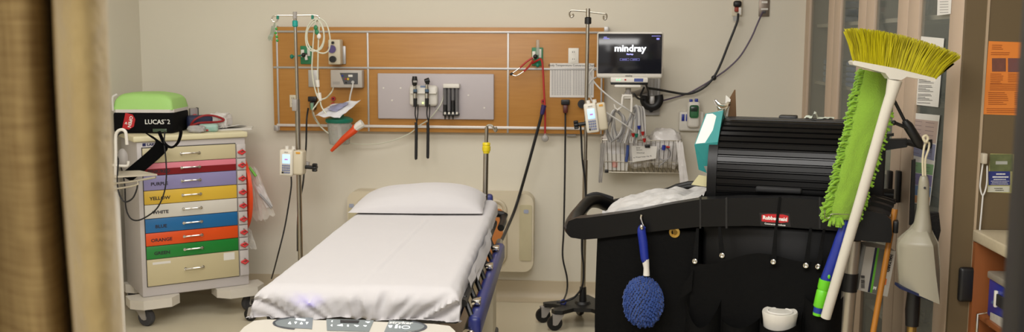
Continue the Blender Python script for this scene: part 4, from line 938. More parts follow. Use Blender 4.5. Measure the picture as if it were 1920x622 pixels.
# ------------------------------------------------------------------ clutter on the cart top
zt = 1.088
def C(x, y, z): return TC @ Vec((x, y, z))
t = thing('tubing_packet', 'teal and red printed packet lying in front of the blood pressure cuff', 'packet', C(.43, .12, zt))
MB(TC @ Matrix.Translation((.43, .10, zt)) @ Matrix.Rotation(-.3, 4, 'Z')).box(-.055, .055, -.035, .035, 0, .046, .014, 3).build('film', mat('teal_red_print', (206, 208, 204), .35, rgb2=(84, 168, 150), scale=30), t)
MB(TC @ Matrix.Translation((.43, .10, zt)) @ Matrix.Rotation(-.3, 4, 'Z')).box(-.05, .0, -.036, -.034, .006, .016).build('red_print', m_red, t)
t = thing('blood_pressure_cuff', 'navy blood pressure cuff with dark red tubing on the treatment cart', 'cuff', C(.40, .22, zt))
MB(TC @ Matrix.Translation((.42, .23, zt)) @ Matrix.Rotation(-.2, 4, 'Z')).box(-.08, .07, -.05, .06, .0, .088, .02, 3).build('cuff', mat('navy_nylon', (28, 36, 70), .6), t)
MB().tube([C(x, y, zt+z) for x, y, z in ((.34, .16, .03), (.36, .14, .068), (.41, .13, .092), (.47, .13, .090), (.53, .13, .066), (.50, .12, .054), (.42, .11, .053), (.37, .11, .05), (.33, .12, .03), (.36, .10, .012))], .0065, smooth=6).build('red_tube', mat('dark_red_rubber', (150, 30, 34), .45), t)
t = tag(crumple(MB(), C(.535, .22, zt+.052), (.058, .075, .048), 4, .2).build('white_package', film), 'crumpled white plastic package beside the blood pressure cuff', 'package')
t = thing('clear_pouch', 'small clear pouch at the foot of the black bag', 'pouch', C(.35, .06, zt))
crumple(MB(), C(.35, .055, zt+.022), (.05, .03, .02), 8, .2).build('film', mat('pouch_film', (196, 192, 190), .2, rgb2=(150, 150, 152), scale=40), t)
t = thing('small_device', 'small grey device with a red button behind the black bag', 'device', C(.42, .35, zt))
MB(TC).box(.385, .435, .33, .37, zt, zt+.125, .006).build('housing', mat('device_grey', (150, 142, 138), .5), t)
MB(TC).box(.43, .436, .328, .372, zt, zt+.128, .002).build('dark_edge', m_black, t)
m = MB(TC); m.lathe([(.016, 0), (.016, .01), (.008, .014)], (.41, .33, zt+.075), (0, -1, 0), 14); m.build('red_button', m_red, t)
t = thing('loose_papers', 'thin stack of papers overhanging the right end of the cart top', 'papers', C(.6, .2, zt))
MB(TC @ Matrix.Translation((.62, .2, zt+.0015)) @ Matrix.Rotation(-.35, 4, 'Z') @ Matrix.Rotation(-.02, 4, 'Y')).box(-.12, .10, -.1, .1, .0, .006).build('sheet', m_paper, t)
MB(TC @ Matrix.Translation((.60, .2, zt+.007)) @ Matrix.Rotation(-.1, 4, 'Z')).prism([(-.12, -.06, .002), (.03, -.06, .02), (.10, .05, .004), (-.10, .09, .002)], (0, 0, .004)).build('folded_sheet', mat('paper_grey_print', (222, 220, 214), .8, rgb2=(200, 198, 194), scale=60), t)
# ------------------------------------------------------------------ orange board and bags on the right side
Yo = (TC @ Vec((CW+.03, .2, 0))).y
t = thing('cardiac_board', 'orange curved backboard hung on the right side of the treatment cart', 'board', TC @ Vec((CW+.012, .2, .4)))
n = 24
poly = [(CW+.004, .19+.235*cos(2*pi*k/n), .70+.245*sin(2*pi*k/n)) for k in range(n)]
MB(TC).prism(poly, (.02, 0, 0), .006).build('board', mat('bright_orange_board', (232, 76, 28), .45), t)
MB(TC).box(CW+.024, CW+.032, .33, .40, .60, .63, .003).build('grip', m_black, t)
# hanging bags
def hang(name, lb, pts, Y, sd, mt, top=None):
    t = thing(name, lb, 'bag', W((pts[2][0]+pts[3][0])/2, max(p[1] for p in pts), Y))
    q = [W(*p, Y) for p in pts]; q[0].y += .02
    quad(MB(), q, amp=.022, sd=sd, bulge=.02).build('film', mt, t); return t
t = hang('supply_pouch', 'large clear supply bag with green tip hanging beside the orange board', ((466, 312), (482, 316), (516, 402), (490, 414)), 5.80, 3, m_cling)
m = MB(); m.tube(path(5.79, [(467, 313), (474, 322), (480, 330)]), .008, 8); m.build('green_tip', mat('lime_tip', (110, 190, 60), .5), t)
quad(MB(), [W(x, y, 5.785) for x, y in ((478, 350), (491, 345), (512, 386), (500, 390))], amp=.014, sd=6, bulge=.01).build('white_insert', mat('insert_white', (222, 218, 214), .5, rgb2=(186, 182, 184), scale=25), t)
m = MB(); m.tube(path(5.78, [(486, 364), (496, 374), (509, 390)]), .007, 8); m.build('grey_strip', m_gwire, t)
t_ = hang('supply_pouch', 'middle clear bag hanging under the large supply bag by the orange board', ((466, 330), (476, 336), (498, 416), (470, 408)), 5.84, 11, m_cling)
hang('supply_pouch', 'lowest clear bag hanging at the lower right of the treatment cart', ((461, 430), (470, 428), (482, 466), (461, 468)), 5.78, 17, m_cling)
m = MB(); m.tube([W(467, 314, 5.79), C(CW+.004, .30, .99)], .003, 6); m.build('hanging_cord', m_tube, t)
# ================================================================== METAL TRAY STAND by the curtain
Yt = 4.90
t = thing('tray_stand', 'white tube stand with a metal tray, half hidden by the curtain', 'stand', (W(205, 340, Yt).x, Yt, 0))
p = lambda x, y, yy=Yt: W(x, y, yy)
tb = [p(196, 334, Yt-.03), p(295, 329, Yt-.0), p(262, 322, Yt+.12), p(196, 324, Yt+.12)]
MB().prism(tb, (0, 0, .008), .002).build('tray', mat('tray_steel', (206, 198, 182), .35, .3), t)
m = MB(); m.tube(path(Yt-.02, [(200, 345), (240, 341), (292, 332)]), .006, smooth=4); m.tube(path(Yt-.02, [(200, 356), (235, 351), (256, 346), (259, 342), (258, 337)]), .006, smooth=4); m.build('wire_rail', m_chrome, t)
m = MB(); a = p(214, 330); a2 = p(214, 255)
m.tube(path(Yt+.02, [(216, 332), (217, 285), (217, 256), (221, 246), (229, 243), (235, 247), (237, 258), (238, 271)]), .0085, 10, smooth=5); m.build('push_handle', m_white, t)
m = MB(); m.tube(path(Yt+.02, [(205, 309), (230, 311), (239, 310), (241, 302)]), .007, smooth=4); m.build('side_hook', m_white, t)
MB().cyl(p(216, 330, Yt+.02), (p(216, 330, Yt+.02).x, Yt+.02, .06), .018).build('post', m_white, t)
c = p(216, 330, Yt+.02)
m = MB(); m.box(c.x-.22, c.x+.10, Yt-.0, Yt+.04, .04, .075, .01); m.box(c.x-.20, c.x-.16, Yt-.2, Yt+.24, .04, .075, .01); m.build('base', m_white, t)
for yy in (-.18, .22):
    caster(Matrix.Translation((c.x-.18, Yt+yy, 0)), .019, .02, 'caster', t, m_rubber, m_grey, .006)
caster(Matrix.Translation((c.x+.08, Yt+.02, 0)), .019, .02, 'caster', t, m_rubber, m_grey, .006)
m = MB(); m.ball(p(230, 296, Yt+.06), (.03, .02, .05), 12, 8); m.build('clamp', m_grey, t)
# ================================================================== CURTAIN
YCU = 1.02
cm = bpy.data.materials.new('woven_curtain'); cm.use_nodes = True
nt = cm.node_tree; N = nt.nodes; L = nt.links; b = N['Principled BSDF']; b.inputs['Roughness'].default_value = .85
tc = N.new('ShaderNodeTexCoord')
def thread(sx, sy):
    mp = N.new('ShaderNodeMapping'); mp.inputs['Scale'].default_value = (sx, sy, 1); L.new(tc.outputs['UV'], mp.inputs['Vector'])
    nz = N.new('ShaderNodeTexNoise'); nz.inputs['Scale'].default_value = 1.; nz.inputs['Detail'].default_value = 3; L.new(mp.outputs['Vector'], nz.inputs['Vector']); return nz
n1, n2 = thread(130, 9), thread(9, 130)
ad = N.new('ShaderNodeMath'); ad.operation = 'ADD'; L.new(n1.outputs['Fac'], ad.inputs[0]); L.new(n2.outputs['Fac'], ad.inputs[1])
rp = N.new('ShaderNodeMapRange'); rp.inputs['From Min'].default_value = .7; rp.inputs['From Max'].default_value = 1.3; L.new(ad.outputs[0], rp.inputs['Value'])
mx = N.new('ShaderNodeMix'); mx.data_type = 'RGBA'; mx.inputs['A'].default_value = (*lin((130, 104, 62)), 1); mx.inputs['B'].default_value = (*lin((164, 139, 90)), 1)
L.new(rp.outputs['Result'], mx.inputs['Factor']); L.new(mx.outputs['Result'], b.inputs['Base Color'])
m_hem = mat('curtain_hem', (190, 168, 117), .9, scale=16, rgb2=(158, 133, 84), bump=.6, bscale=40, sheen=.3)
ctx = []
cu_pts = [W(x, 300, y) for x, y in ((-330, 1.16), (-240, 1.02), (-120, 1.06), (-40, 1.14), (40, 1.10), (90, 1.12), (122, 1.20), (118, 1.16), (122, 1.03), (150, .98), (190, .985), (216, 1.03), (212, 1.07), (190, 1.09), (150, 1.13))]
cc = catmull([(p.x, p.y, 0) for p in cu_pts], 8)
bm = bmesh.new(); uvl = bm.loops.layers.uv.new('UVMap'); Ls = [0]
for a_, b_ in zip(cc, cc[1:]): Ls.append(Ls[-1]+(b_-a_).length)
nz_ = 24; rows = []
for j in range(nz_+1):
    z = .12+(2.45-.12)*j/nz_
    rows.append([bm.verts.new((p.x+.006*noise.noise(Vec((p.x*4, z*2, 1))), p.y+.012*noise.noise(Vec((p.x*5, z*2.3, 4))), z)) for p in cc])
for j in range(nz_):
    for i in range(len(cc)-1):
        f = bm.faces.new([rows[j][i], rows[j][i+1], rows[j+1][i+1], rows[j+1][i]])
        for lp_, (ii, jj) in zip(f.loops, ((i, j), (i+1, j), (i+1, j+1), (i, j+1))): lp_[uvl].uv = (Ls[ii], .12+(2.45-.12)*jj/nz_)
mbx = MB(); mbx.bm.free(); mbx.bm = bm
for f in bm.faces:
    if f.loops[0][uvl].uv.x > Ls[8*8]-.004: f.material_index = 1
tag(mbx.build('privacy_curtain', [cm, m_hem], sharp=80), 'out of focus tan woven privacy curtain at the left edge', 'curtain')
# ================================================================== CLEANING CART
KA = radians(-15)
TK = Matrix.Translation((.42, 3.82, 0)) @ Matrix.Rotation(KA, 4, 'Z'); TKi = TK.inverted()
kn = TK.to_3x3() @ Vec((0, 1, 0))
def CL(x, y, yl): return TKi @ PL(x, y, TK @ Vec((0, yl, 0)), kn)
def cpath(pts, yl): return [CL(p[0], p[1], p[2] if len(p) > 2 else yl) for p in pts]
kart = thing('cleaning_cart', 'large black cleaning cart with roll top hood and curved push handle', 'cleaning cart', (.42, 3.82, 0), KA)
YB2 = .48      # back of the cart
# front arched beam
topl = [(1066, 414), (1080, 409), (1100, 408), (1130, 404), (1190, 396), (1250, 384), (1310, 374), (1390, 370.5), (1480, 371), (1560, 376), (1626, 385)]
botl = [(1626, 440), (1560, 432), (1480, 426), (1400, 423), (1310, 425), (1250, 431), (1190, 438), (1130, 446), (1095, 449), (1070, 445), (1063, 436), (1062, 424)]
front = [CL(x, y, -.05) for x, y in topl+botl]
MB(TK).prism(front, (0, .075, 0), .016, 3).build('front_beam', m_blackm, kart)
# push handle : tube that wraps round the left end
h0 = CL(1092, 431, -.012); h1 = CL(1070, 424, .03); h2 = CL(1075, 408, .13)
m = MB(TK)
m.tube([CL(1078, 430, -.0), CL(1074, 424, .05), CL(1078, 410, .14), CL(1090, 393, .24), CL(1104, 379, .33), CL(1122, 377, .40), CL(1146, 386, .45), CL(1170, 394, .47), CL(1230, 376, .47)], [.036, .036, .030, .027, .028, .031, .032, .028, .022], 14, smooth=6); m.build('push_handle', m_blackm, kart)
MB(TK).tube([CL(1102, 369, .34), CL(1119, 366, .40), CL(1148, 373, .445)], [.012, .016, .012], 10, smooth=4).build('handle_grip', m_rubber, kart)
# back beam
m = MB(TK); bp0 = CL(1150, 384, YB2); bp1 = CL(1330, 348, YB2)
m.tube([bp0, CL(1240, 366, YB2), bp1, (1.10-.42, YB2, bp1.z)], .026, 10, smooth=4); m.build('back_beam', m_blackm, kart)
# lower body: cabinet, base and wheels
bl = CL(1312, 500, 0).x; br = CL(1600, 500, 0).x; ll = CL(1122, 520, 0).x
MB(TK).box(bl, br, .03, YB2, .18, .93, .02).build('cabinet', m_blackm, kart)
MB(TK).box(ll-.02, br+.02, .0, YB2+.01, .11, .19, .03, 3).build('base_deck', m_blackm, kart)
for x, y in ((ll+.03, .06), (br-.06, .06), (ll+.03, .42), (br-.06, .42)):
    caster(TK @ Matrix.Translation((x, y, 0)) @ Matrix.Rotation(2.6, 4, 'Z'), .049, .032, 'caster', kart, m_grubber, m_grey)
# vinyl refuse bag hanging at the handle end
def vin(u, v):
    # perimeter sweep u, height v
    x0, x1, y0, y1 = ll, bl-.012, -.02, YB2-.02
    P = [(x0, y0), ((x0+x1)/2, y0), (x1, y0), (x1, y1), ((x0+x1)/2, y1), (x0, y1)]
    per = u*6; i = int(per) % 6; f = per-int(per); a = P[i]; b_ = P[(i+1) % 6]
    x = a[0]+(b_[0]-a[0])*f; y = a[1]+(b_[1]-a[1])*f
    z = .20+v*.70
    n = noise.noise(Vec((x*9, y*9, z*1.6)))*.012+noise.noise(Vec((x*22+2, y*20, z*2)))*.004
    cx = (x0+x1)/2; cy = (y0+y1)/2
    s = 1+.03*sin(v*pi)
    return (cx+(x-cx)*s+n*.6, cy+(y-cy)*s+n, z)
MB(TK).grid(vin, 96, 24, True).build('refuse_bag', m_blackf, kart)
g = CL(1265, 435, -.022); m = MB(TK); m.lathe([(.020, 0), (.021, .004), (.012, .006), (.011, 0)], g, (0, -1, 0), 18); m.build('brass_eyelet', mat('brass', (196, 160, 84), .3, .9), kart)
# roll top hood
HX0 = CL(1326, 365, .09).x; HX1 = HX0+.60
prof = []
zb = CL(1326, 369, .09).z; zt_ = CL(1375, 221, .30).z
R_ = zt_-zb
pr_pts = [(.075, zb), (.075, zb+.07), (.085, zb+.14), (.115, zb+.21), (.165, zb+.26), (.23, zb+.293), (.31, zt_), (.40, zt_-.012), (.47, zt_-.05), (.49, zt_-.1), (.49, zb)]
pc2 = catmull([Vec((0, a, b)) for a, b in pr_pts[:9]], 10)
def dist_resample(P, n):
    L = [0]
    for a, b in zip(P, P[1:]): L.append(L[-1]+(b-a).length)
    out = []; j = 0
    for i in range(n+1):
        s = L[-1]*i/n
        while j < len(L)-2 and L[j+1] < s: j += 1
        t_ = (s-L[j])/max(L[j+1]-L[j], 1e-9); out.append(P[j]+(P[j+1]-P[j])*t_)
    return out
m_slat = mat('roll_top_black', (8, 8, 9), .25, spec=.28, var=.08)
rs = dist_resample(pc2, 22)
m = MB(TK)
for a, b in zip(rs, rs[1:]):
    d = (b-a); nrm = Vec((0, -d.z, d.y)).normalized(); 
    if nrm.dot(Vec((0, -1, .4))) < 0: nrm = -nrm
    q = [a+d*.08, a+d*.16+nrm*.006, b-d*.22+nrm*.006, b-d*.08]
    vs = []
    for x in (HX0+.03, HX1-.03): vs.append([Vec((x, p_.y, p_.z)) for p_ in q])
    m.faces(vs[0]+vs[1], [(0, 1, 5, 4), (1, 2, 6, 5), (2, 3, 7, 6), (0, 3, 2, 1), (4, 5, 6, 7)])
inner = [Vec((HX0+.02, p_.y+.004, p_.z)) for p_ in rs]
m.grid(lambda u, v: rs[min(int(u*22+.5), 22)]+Vec((HX0+.02+(HX1-HX0-.04)*v, 0, 0)), 22, 1)
m.build('roll_top_slats', m_slat, kart, sharp=20)
sidep = [Vec((0, a.y, a.z)) for a in rs]+[Vec((0, .49, zt_-.1)), Vec((0, .49, zb))]
outer = []
cy0 = Vec((0, .30, zb+.05))
for p_ in sidep:
    d = (p_-cy0); outer.append(p_+d.normalized()*.010 if p_.z > zb+.02 else p_+Vec((0, -.01 if p_.y < .2 else .01, 0)))
for x in (HX0, HX1-.036): 
    MB(TK).prism([(x, p_.y, p_.z) for p_ in outer], (.036, 0, 0), .005, 2).build('hood_side', m_blackm, kart)
hb = CL(1460, 356, .06)
MB(TK).box(hb.x-.085, hb.x+.085, .045, .085, hb.z-.011, hb.z+.011, .008, 3).build('hood_pull', m_rubber, kart)
MB(TK).box(HX0-.01, HX1+.02, .03, YB2+.02, zb-.06, zb+.004, .012).build('hood_tray', m_blackm, kart)
q = CL(1478, 222, .32); MB(TK).box(q.x-.035, q.x+.035, .29, .35, zt_-.004, zt_+.016, .005).build('hood_catch', m_black, kart)
# straps over the beam
for px, w_ in ((1313, 1.6), (1362, 1.8), (1537, 1.6)):
    MB(TK).prism([CL(px-w_, 370, -.053), CL(px+w_, 370, -.053), CL(px+w_, 428, -.053), CL(px-w_, 428, -.053)], (0, .01, 0), .001).build('beam_seam', m_black, kart)
MB(TK).prism([CL(x, y, -.0585) for x, y in ((1460, 369), (1465, 369), (1458, 426), (1453, 426))], (0, .003, 0), .001).build('beam_strap', m_blackf, kart)
# brand plate
pl = [CL(x, y, -.052) for x, y in ((1424, 398.5), (1480, 400), (1483, 425), (1426, 422.5))]
o = MB(TK).prism(pl, (0, .006, 0), .002).build('name_plate', mat('plate_black', (18, 16, 16), .4), kart)
bd = [CL(x, y, -.0535) for x, y in ((1428, 402.5), (1440, 401), (1468, 402), (1478, 404.5), (1478, 416), (1466, 417.5), (1440, 416), (1428, 414.5))]
MB(TK).prism(bd, (0, .002, 0), .0004).build('red_badge', mat('badge_red', (196, 34, 40), .35), o)
KT = lambda px, py, yl: Matrix.Translation(CL(px, py, yl)) @ Matrix.Rotation(radians(1.5), 4, 'Y') @ Matrix.Rotation(pi/2, 4, 'X')
m = MB(TK); m.text('Rubbermaid', .0185, KT(1453, 409.5, -.0542), bold=.0008, sx=.97); m.text('Commercial Products', .0085, KT(1453, 420.5, -.0532), bold=.0002); m.build('lettering', m_wink, o)
# tool holder tray at the right end
tr = [CL(x, y, -.10) for x, y in ((1588, 392), (1634, 396), (1660, 402), (1671, 412), (1673, 440), (1670, 455), (1587, 449))]
MB(TK).prism(tr, (0, .05, 0), .008, 3).build('tool_holder', m_blackm, kart)
def tray_top(u, v):
    px = 1590+(1676-1590)*u; 
    a = CL(1592+76*u, 394+14*u**3, -.075); b_ = CL(1592+92*u, 362+10*u+22*max(0, u-.6)**1.5, .16)
    p_ = a*(1-v)+b_*v; p_.z += .018*sin(v*pi)
    if u > .45: p_.z += .005*math.copysign(1, sin(v*26))
    return p_
MB(TK).grid(tray_top, 20, 26).build('holder_fingers', m_blackm, kart, sharp=25)
c1 = CL(1680, 425, -.06); MB(TK).box(c1.x-.01, c1.x+.008, -.075, -.03, c1.z-.022, c1.z+.022, .005).build('side_latch', m_black, kart)
# rear accessory arm with hook
m = MB(TK); p0 = CL(1600, 271, .30); p1 = CL(1695, 268, .22)
arm = [CL(x, y, .22) for x, y in ((1640, 266), (1652, 262), (1700, 260), (1706, 266), (1700, 276), (1652, 283), (1640, 283))]
m.prism(arm, (0, .04, 0), .005); m.build('accessory_arm', m_black, kart)
m = MB(TK); m.prism([CL(x, y, .225) for x, y in ((1655, 253), (1676, 250), (1676, 255), (1668, 256), (1668, 264), (1662, 264), (1662, 257), (1655, 257))], (0, .03, 0), .002); m.build('arm_button', m_black, kart)
m = MB(TK); m.tube(cpath([(1701, 266), (1722, 272), (1736, 276), (1743, 270), (1742, 262)], .20), .012, smooth=5); m.build('accessory_hook', m_black, kart)
MB(TK).box(CL(1600, 300, .2).x, CL(1650, 300, .2).x, .20, .26, CL(1645, 290, .22).z, CL(1645, 260, .22).z, .01).build('arm_mount', m_black, kart)
MB(TK).box(CL(1610, 400, .3).x, CL(1660, 400, .3).x-.01, .25, .32, CL(1645, 440, .28).z, CL(1645, 268, .28).z, .01).build('rear_post', m_black, kart)
# grey liner in the refuse opening
lin_m = mat('grey_liner', (176, 174, 172), .4, rgb2=(200, 198, 196), scale=12, bump=.4, bscale=30)
def liner(u, v):
    x = ll+.0+(bl-.02-ll)*u; y = .03+.40*v
    zt2 = CL(1130+185*u, 402-26*u, .03).z
    z = zt2+.006+.035*sin(v*pi)*sin(min(u*1.25, 1)*pi)**.5+.012*noise.noise(Vec((x*14, y*14, 2)))+.010*noise.noise(Vec((x*30, y*26, 5)))
    if v == 0 or v == 1: z = zt2-.05
    return (x, y, z)
tag(MB(TK).grid(liner, 44, 30).build('bin_liner', lin_m, sharp=60), 'grey crumpled plastic liner bag in the cleaning cart beside the push handle', 'bag')
# ------------------------------------------------------------------ hanging pocket organiser
org = thing('pocket_organiser', 'black fabric pocket organiser with silver snaps hanging on the cleaning cart front', 'organiser', TK @ Vec(((bl+br)/2, -.06, .2)), KA)
ox0, ox1 = CL(1292, 560, -.09).x, CL(1578, 560, -.09).x
def panel(u, v):
    px = 1290+288*u; zt3 = CL(px, 486+9*sin(u*pi*3+.5)-4*u, -.075).z
    x = ox0+(ox1-ox0)*u; z = .28+(zt3-.28)*v
    return (x, -.072-.012*noise.noise(Vec((x*5, z*3, 1)))-.010*sin(u*pi*3)**2*(1-v), z)
m = MB(TK); m.grid(panel, 60, 24); m.build('back_panel', m_blackf, org, sharp=80)
for k, (xa, xb, ztop, cut) in enumerate(((1284, 1350, 566, 46), (1352, 1424, 600, 12), (1424, 1505, 586, 24), (1506, 1580, 558, 14))):
    def pocket(u, v):
        px = xa+(xb-xa)*u; zt4 = CL(px, ztop+cut*sin(u*pi)**(.8 if k != 2 else .22), -.12).z
        x = CL(xa, 600, -.1).x*(1-u)+CL(xb, 600, -.1).x*u; z = .30+(zt4-.30)*v
        return (x, -.078-(.065 if k != 2 else .118)*sin(pi*min(max(u, .001), .999))**(.6 if k != 2 else .45)*(.75+.25*v)-.006*noise.noise(Vec((x*18, z*8, k))), z)
    MB(TK).grid(pocket, 26, 16).build('pocket', m_blackf, org, sharp=80)
for (x, y, top, tx) in ((1303, 489, 428, 1308), (1354, 478, 425, 1349), (1450, 490, 424, 1455), (1511, 497, 428, 1520), (1534, 499, 430, 1545)):
    s_ = MB(TK).prism([CL(tx-2.5, top, -.056), CL(tx+2.5, top, -.056), CL(x+5.5, y+7, -.082), CL(x-5.5, y+7, -.082)], (0, .004, 0), .001).build('strap', m_blackf, org)
    c_ = CL(x, y, -.088); m = MB(TK); m.lathe([(.009, 0), (.0105, .002), (.0095, .005), (.006, .006), (.004, .0045)], c_, (0, -1, 0), 16); m.build('snap', m_chrome, s_)
# flap edge hanging left
MB(TK).prism([CL(x, y, -.085) for x, y in ((1300, 505), (1297, 545), (1272, 562), (1284, 530))], (0, .004, 0), .001).build('side_flap', m_blackf, org)
# paper roll in pocket
t = thing('paper_roll', 'white paper roll standing in a pocket of the organiser', 'roll', TK @ CL(1462, 612, -.12))
rc = CL(1462.5, 585, -.112); rr = .064
MB(TK).lathe([(rr*.86, -.10), (rr*.93, -.03), (rr, 0), (rr*.96, .006), (rr*.55, .001), (rr*.35, .003), (0, .0)], rc, (0, -.05, 1), 30).build('roll', mat('tissue_white', (218, 214, 204), .8, bump=.15, bscale=40), t)
m = MB(TK); m.tube([rc+Vec((rr*.7*cos(a), rr*.7*sin(a), .004)) for a in [k*pi/10 for k in range(20)]], .003, 6, closed=True); m.build('wound_edge', m_paper, t)
# ------------------------------------------------------------------ duster
dY = -.085
t = thing('chenille_duster', 'blue chenille hand duster hanging from a hook on the cart beam', 'duster', TK @ CL(1206, 610, dY))
MB(TK).tube(cpath([(1206, 424), (1203, 432), (1206, 455), (1209, 485), (1211, 492)], dY), [.012, .0165, .0175, .016, .010], 14, smooth=5).build('grip', m_blue, t)
MB(TK).tube(cpath([(1210, 486), (1212, 502), (1212, 516)], dY), [.015, .0115, .013], 12, smooth=4).build('neck', m_white, t)
m = MB(TK); m.tube(cpath([(1203, 402), (1202, 410), (1205, 420), (1208, 426)], -.058), .0045, smooth=4); m.ball(CL(1203, 426, dY-.018), (.008, .006, .01), 10, 8); m.build('hook', m_chrome, t)
rnd = random.Random(3); m = MB(TK); dc = CL(1206, 561, dY); rx = .077; rz_ = .098
m.ball(dc, (rx*.8, .035, rz_*.85), 20, 14)
for k in range(620):
    g_ = k/620; ph = math.acos(1-2*(k+.5)/620); th = k*2.39996
    d = Vec((sin(ph)*cos(th), sin(ph)*sin(th), cos(ph)))
    if d.y > .35: continue
    p_ = dc+Vec((d.x*rx*.82, d.y*.04, d.z*rz_*.84))
    nr = Vec((d.x/rx, d.y/.04, d.z/rz_)).normalized()
    L_ = rnd.uniform(.020, .028)
    e = p_+nr*L_*.62+Vec((rnd.uniform(-.004, .004), 0, -L_*.55))
    mid_ = (p_+e)/2+nr*.006
    m.tube([p_, mid_, e], [.0044, .0052, .0038], 5)
m.build('chenille', mat('chenille_blue', (38, 76, 150), .85, rgb2=(22, 46, 108), scale=30, sheen=.3), t)
# ------------------------------------------------------------------ tissue box and clipboard at the hood's left end
t = thing('tissue_box', 'white and teal cardboard box tucked beside the roll top hood', 'box', TK @ CL(1325, 330, .15))
Pw = [(1323, 213), (1356, 207), (1346, 266), (1302, 271)]
Pb = [(1302, 271), (1346, 266), (1336, 330), (1310, 318)]
f1 = [CL(x, y, yy) for (x, y), yy in zip(Pw, (.20, .20, .10, .10))]; f2 = [CL(x, y, yy) for (x, y), yy in zip(((1310, 318), (1340, 330)), (.12, .12))]
m = MB(TK); back = [p_+Vec((.0, .11, -.01)) for p_ in f1+f2]
V = f1+f2+back    # 0..3 top face (tl,tr,br,bl) 4,5 bottom (l,r)
m.faces(V, [(0, 3, 2, 1), (3, 4, 5, 2), (6, 7, 8, 9), (9, 8, 11, 10), (0, 1, 7, 6), (1, 2, 8, 7), (2, 5, 11, 8), (5, 4, 10, 11), (4, 3, 9, 10), (3, 0, 6, 9)])
m.build('carton', mat('carton_teal', (18, 118, 118), .45, rgb2=(50, 150, 148), scale=6), t, flat=True)
cA = [CL(x, y, .20-(y-210)/60*.10-.002) for x, y in ((1325, 214), (1336, 213), (1353, 224), (1345.5, 264.5), (1304, 269.5))]
m = MB(TK); m.prism(cA, (0, .0012, .0006)); m.build('white_face', mat('carton_white', (226, 228, 224), .5, var=.02), t)
m = MB(TK); m.prism([f2[0]*.5+f2[1]*.5+(f1[3]-f2[0])*.02+Vec((0, -.001, 0)), f2[1]+Vec((0, -.001, 0)), f2[1]+(f1[2]-f2[1])*.3+Vec((0, -.001, 0)), f2[0]*.6+f2[1]*.4+(f1[3]-f2[0])*.25+Vec((0, -.001, 0))], (0, .001, 0)); m.build('grey_print', mat('carton_grey', (120, 118, 112), .5, rgb2=(160, 156, 146), scale=40), t)
tag(MB(TK).prism([CL(x, y, .12) for x, y in ((1310, 328), (1325, 330), (1325, 350), (1296, 346))], (0, .003, 0)).build('yellow_paper', mat('pale_yellow_paper', (214, 206, 160), .7)), 'pale yellow paper under the teal box beside the hood', 'paper')
t = thing('clipboard', 'brown clipboard with a metal clip standing behind the teal box', 'clipboard', TK @ CL(1365, 225, .30))
cb = [CL(1377, 168, .33), CL(1379, 230, .33), CL(1345, 262, .24), CL(1346, 222, .24)]
MB(TK).prism(cb, (.004, .003, 0)).build('board', mat('brown_hardboard', (132, 102, 74), .6, var=.08), t)
m = MB(TK); m.tube(cpath([(1339, 187), (1345, 198), (1352, 204), (1362, 202), (1367, 192), (1360, 197), (1350, 196), (1341, 188)], .24), .006, smooth=4); m.prism(cpath([(1343, 196), (1364, 198), (1360, 216), (1352, 214), (1346, 208)], .235), (0, .012, 0), .003); m.tube(cpath([(1356, 204), (1358, 214), (1361, 222)], .232), .004, smooth=3); m.build('metal_clip', m_chrome, t)
m = MB(TK); m.prism(cpath([(1361, 178), (1370, 186), (1364, 220), (1358, 218)], .28), (0, .001, 0)); m.build('paper_sheet', m_paper, t)
hp = CL(1536, 226, .30)
tag(MB(TK).grid(lambda u, v: (hp.x-.055+.11*u, .27+.08*v, zt_+.008+.014*abs(noise.noise(Vec((u*5, v*4, 3))))+(.018 if .25 < u < .4 else 0)), 16, 10).build('crumpled_tissue', mat('pale_tissue', (206, 214, 200), .8)), 'crumpled pale tissue lying on top of the roll top hood', 'tissue')
# ------------------------------------------------------------------ broom
def P3(x, y, Y): return W(x, y, Y)
t = thing('push_broom', 'white handled broom with yellow bristles held upside down at the front of the cart', 'broom', P3(1548, 596, 3.50))
MB().tube([P3(1548, 595, 3.50), P3(1616, 365, 3.42), P3(1662, 205, 3.37), P3(1671, 178, 3.36), P3(1678, 150, 3.355)], [.0175, .0175, .0175, .0185, .024], 18).build('handle', mat('broom_white', (212, 207, 194), .35, var=.02), t)
Yb = 3.35
blk = [P3(x, y, Yb) for x, y in ((1598, 116), (1602, 113.5), (1680, 128), (1752, 146), (1755.5, 149), (1753, 152.5), (1700, 144), (1690, 150), (1668, 148), (1660, 137), (1600, 121.5))]
MB().prism(blk, (0, .055, 0), .004, 2).build('block', mat('broom_white', (212, 207, 194), .35, var=.02), t)
rnd = random.Random(11)
yel = mat('bristle_yellow', (196, 187, 14), .55, rgb2=(172, 163, 6), scale=40); yel2 = mat('bristle_yellow_dark', (166, 156, 8), .6, rgb2=(140, 130, 3), scale=40)
m = MB()
def bez(a, b, c, t): return a*(1-t)**2+b*2*t*(1-t)+c*t*t
for i in range(54):
    for j in range(5):
        for k in range(4):
            u = (i+rnd.uniform(.0, 1.))/54
            bx = 1600+153*u; by = 117+33*u
            tx = 1584+215*u+rnd.uniform(-3, 3); ty = 54+ 6*u+ 44*u*u + rnd.uniform(-3, 5)
            if u < .04: ty += 2
            yy = Yb+.006+.010*j
            a = P3(bx, by, yy); e = P3(tx, ty, Yb-.03+.03*j+rnd.uniform(-.01, .01))
            mm = (a+e)/2+Vec((rnd.uniform(-.004, .004)-.006*(u-.5), 0, .006))
            m.mi = 1 if rnd.random() < .3 else 0
            m.tube([a, mm, e], [.0016, .0022, .0012], 4)
m.build('bristles', [yel, yel2], t)
m = MB()
for u in (0, .0): 
    m.grid(lambda a, b: P3((1603+149*a)*(1-b)+(1592+198*a)*b, (118+32*a)*(1-b)+(72+10*a+38*a*a)*b, Yb+.026), 20, 6)
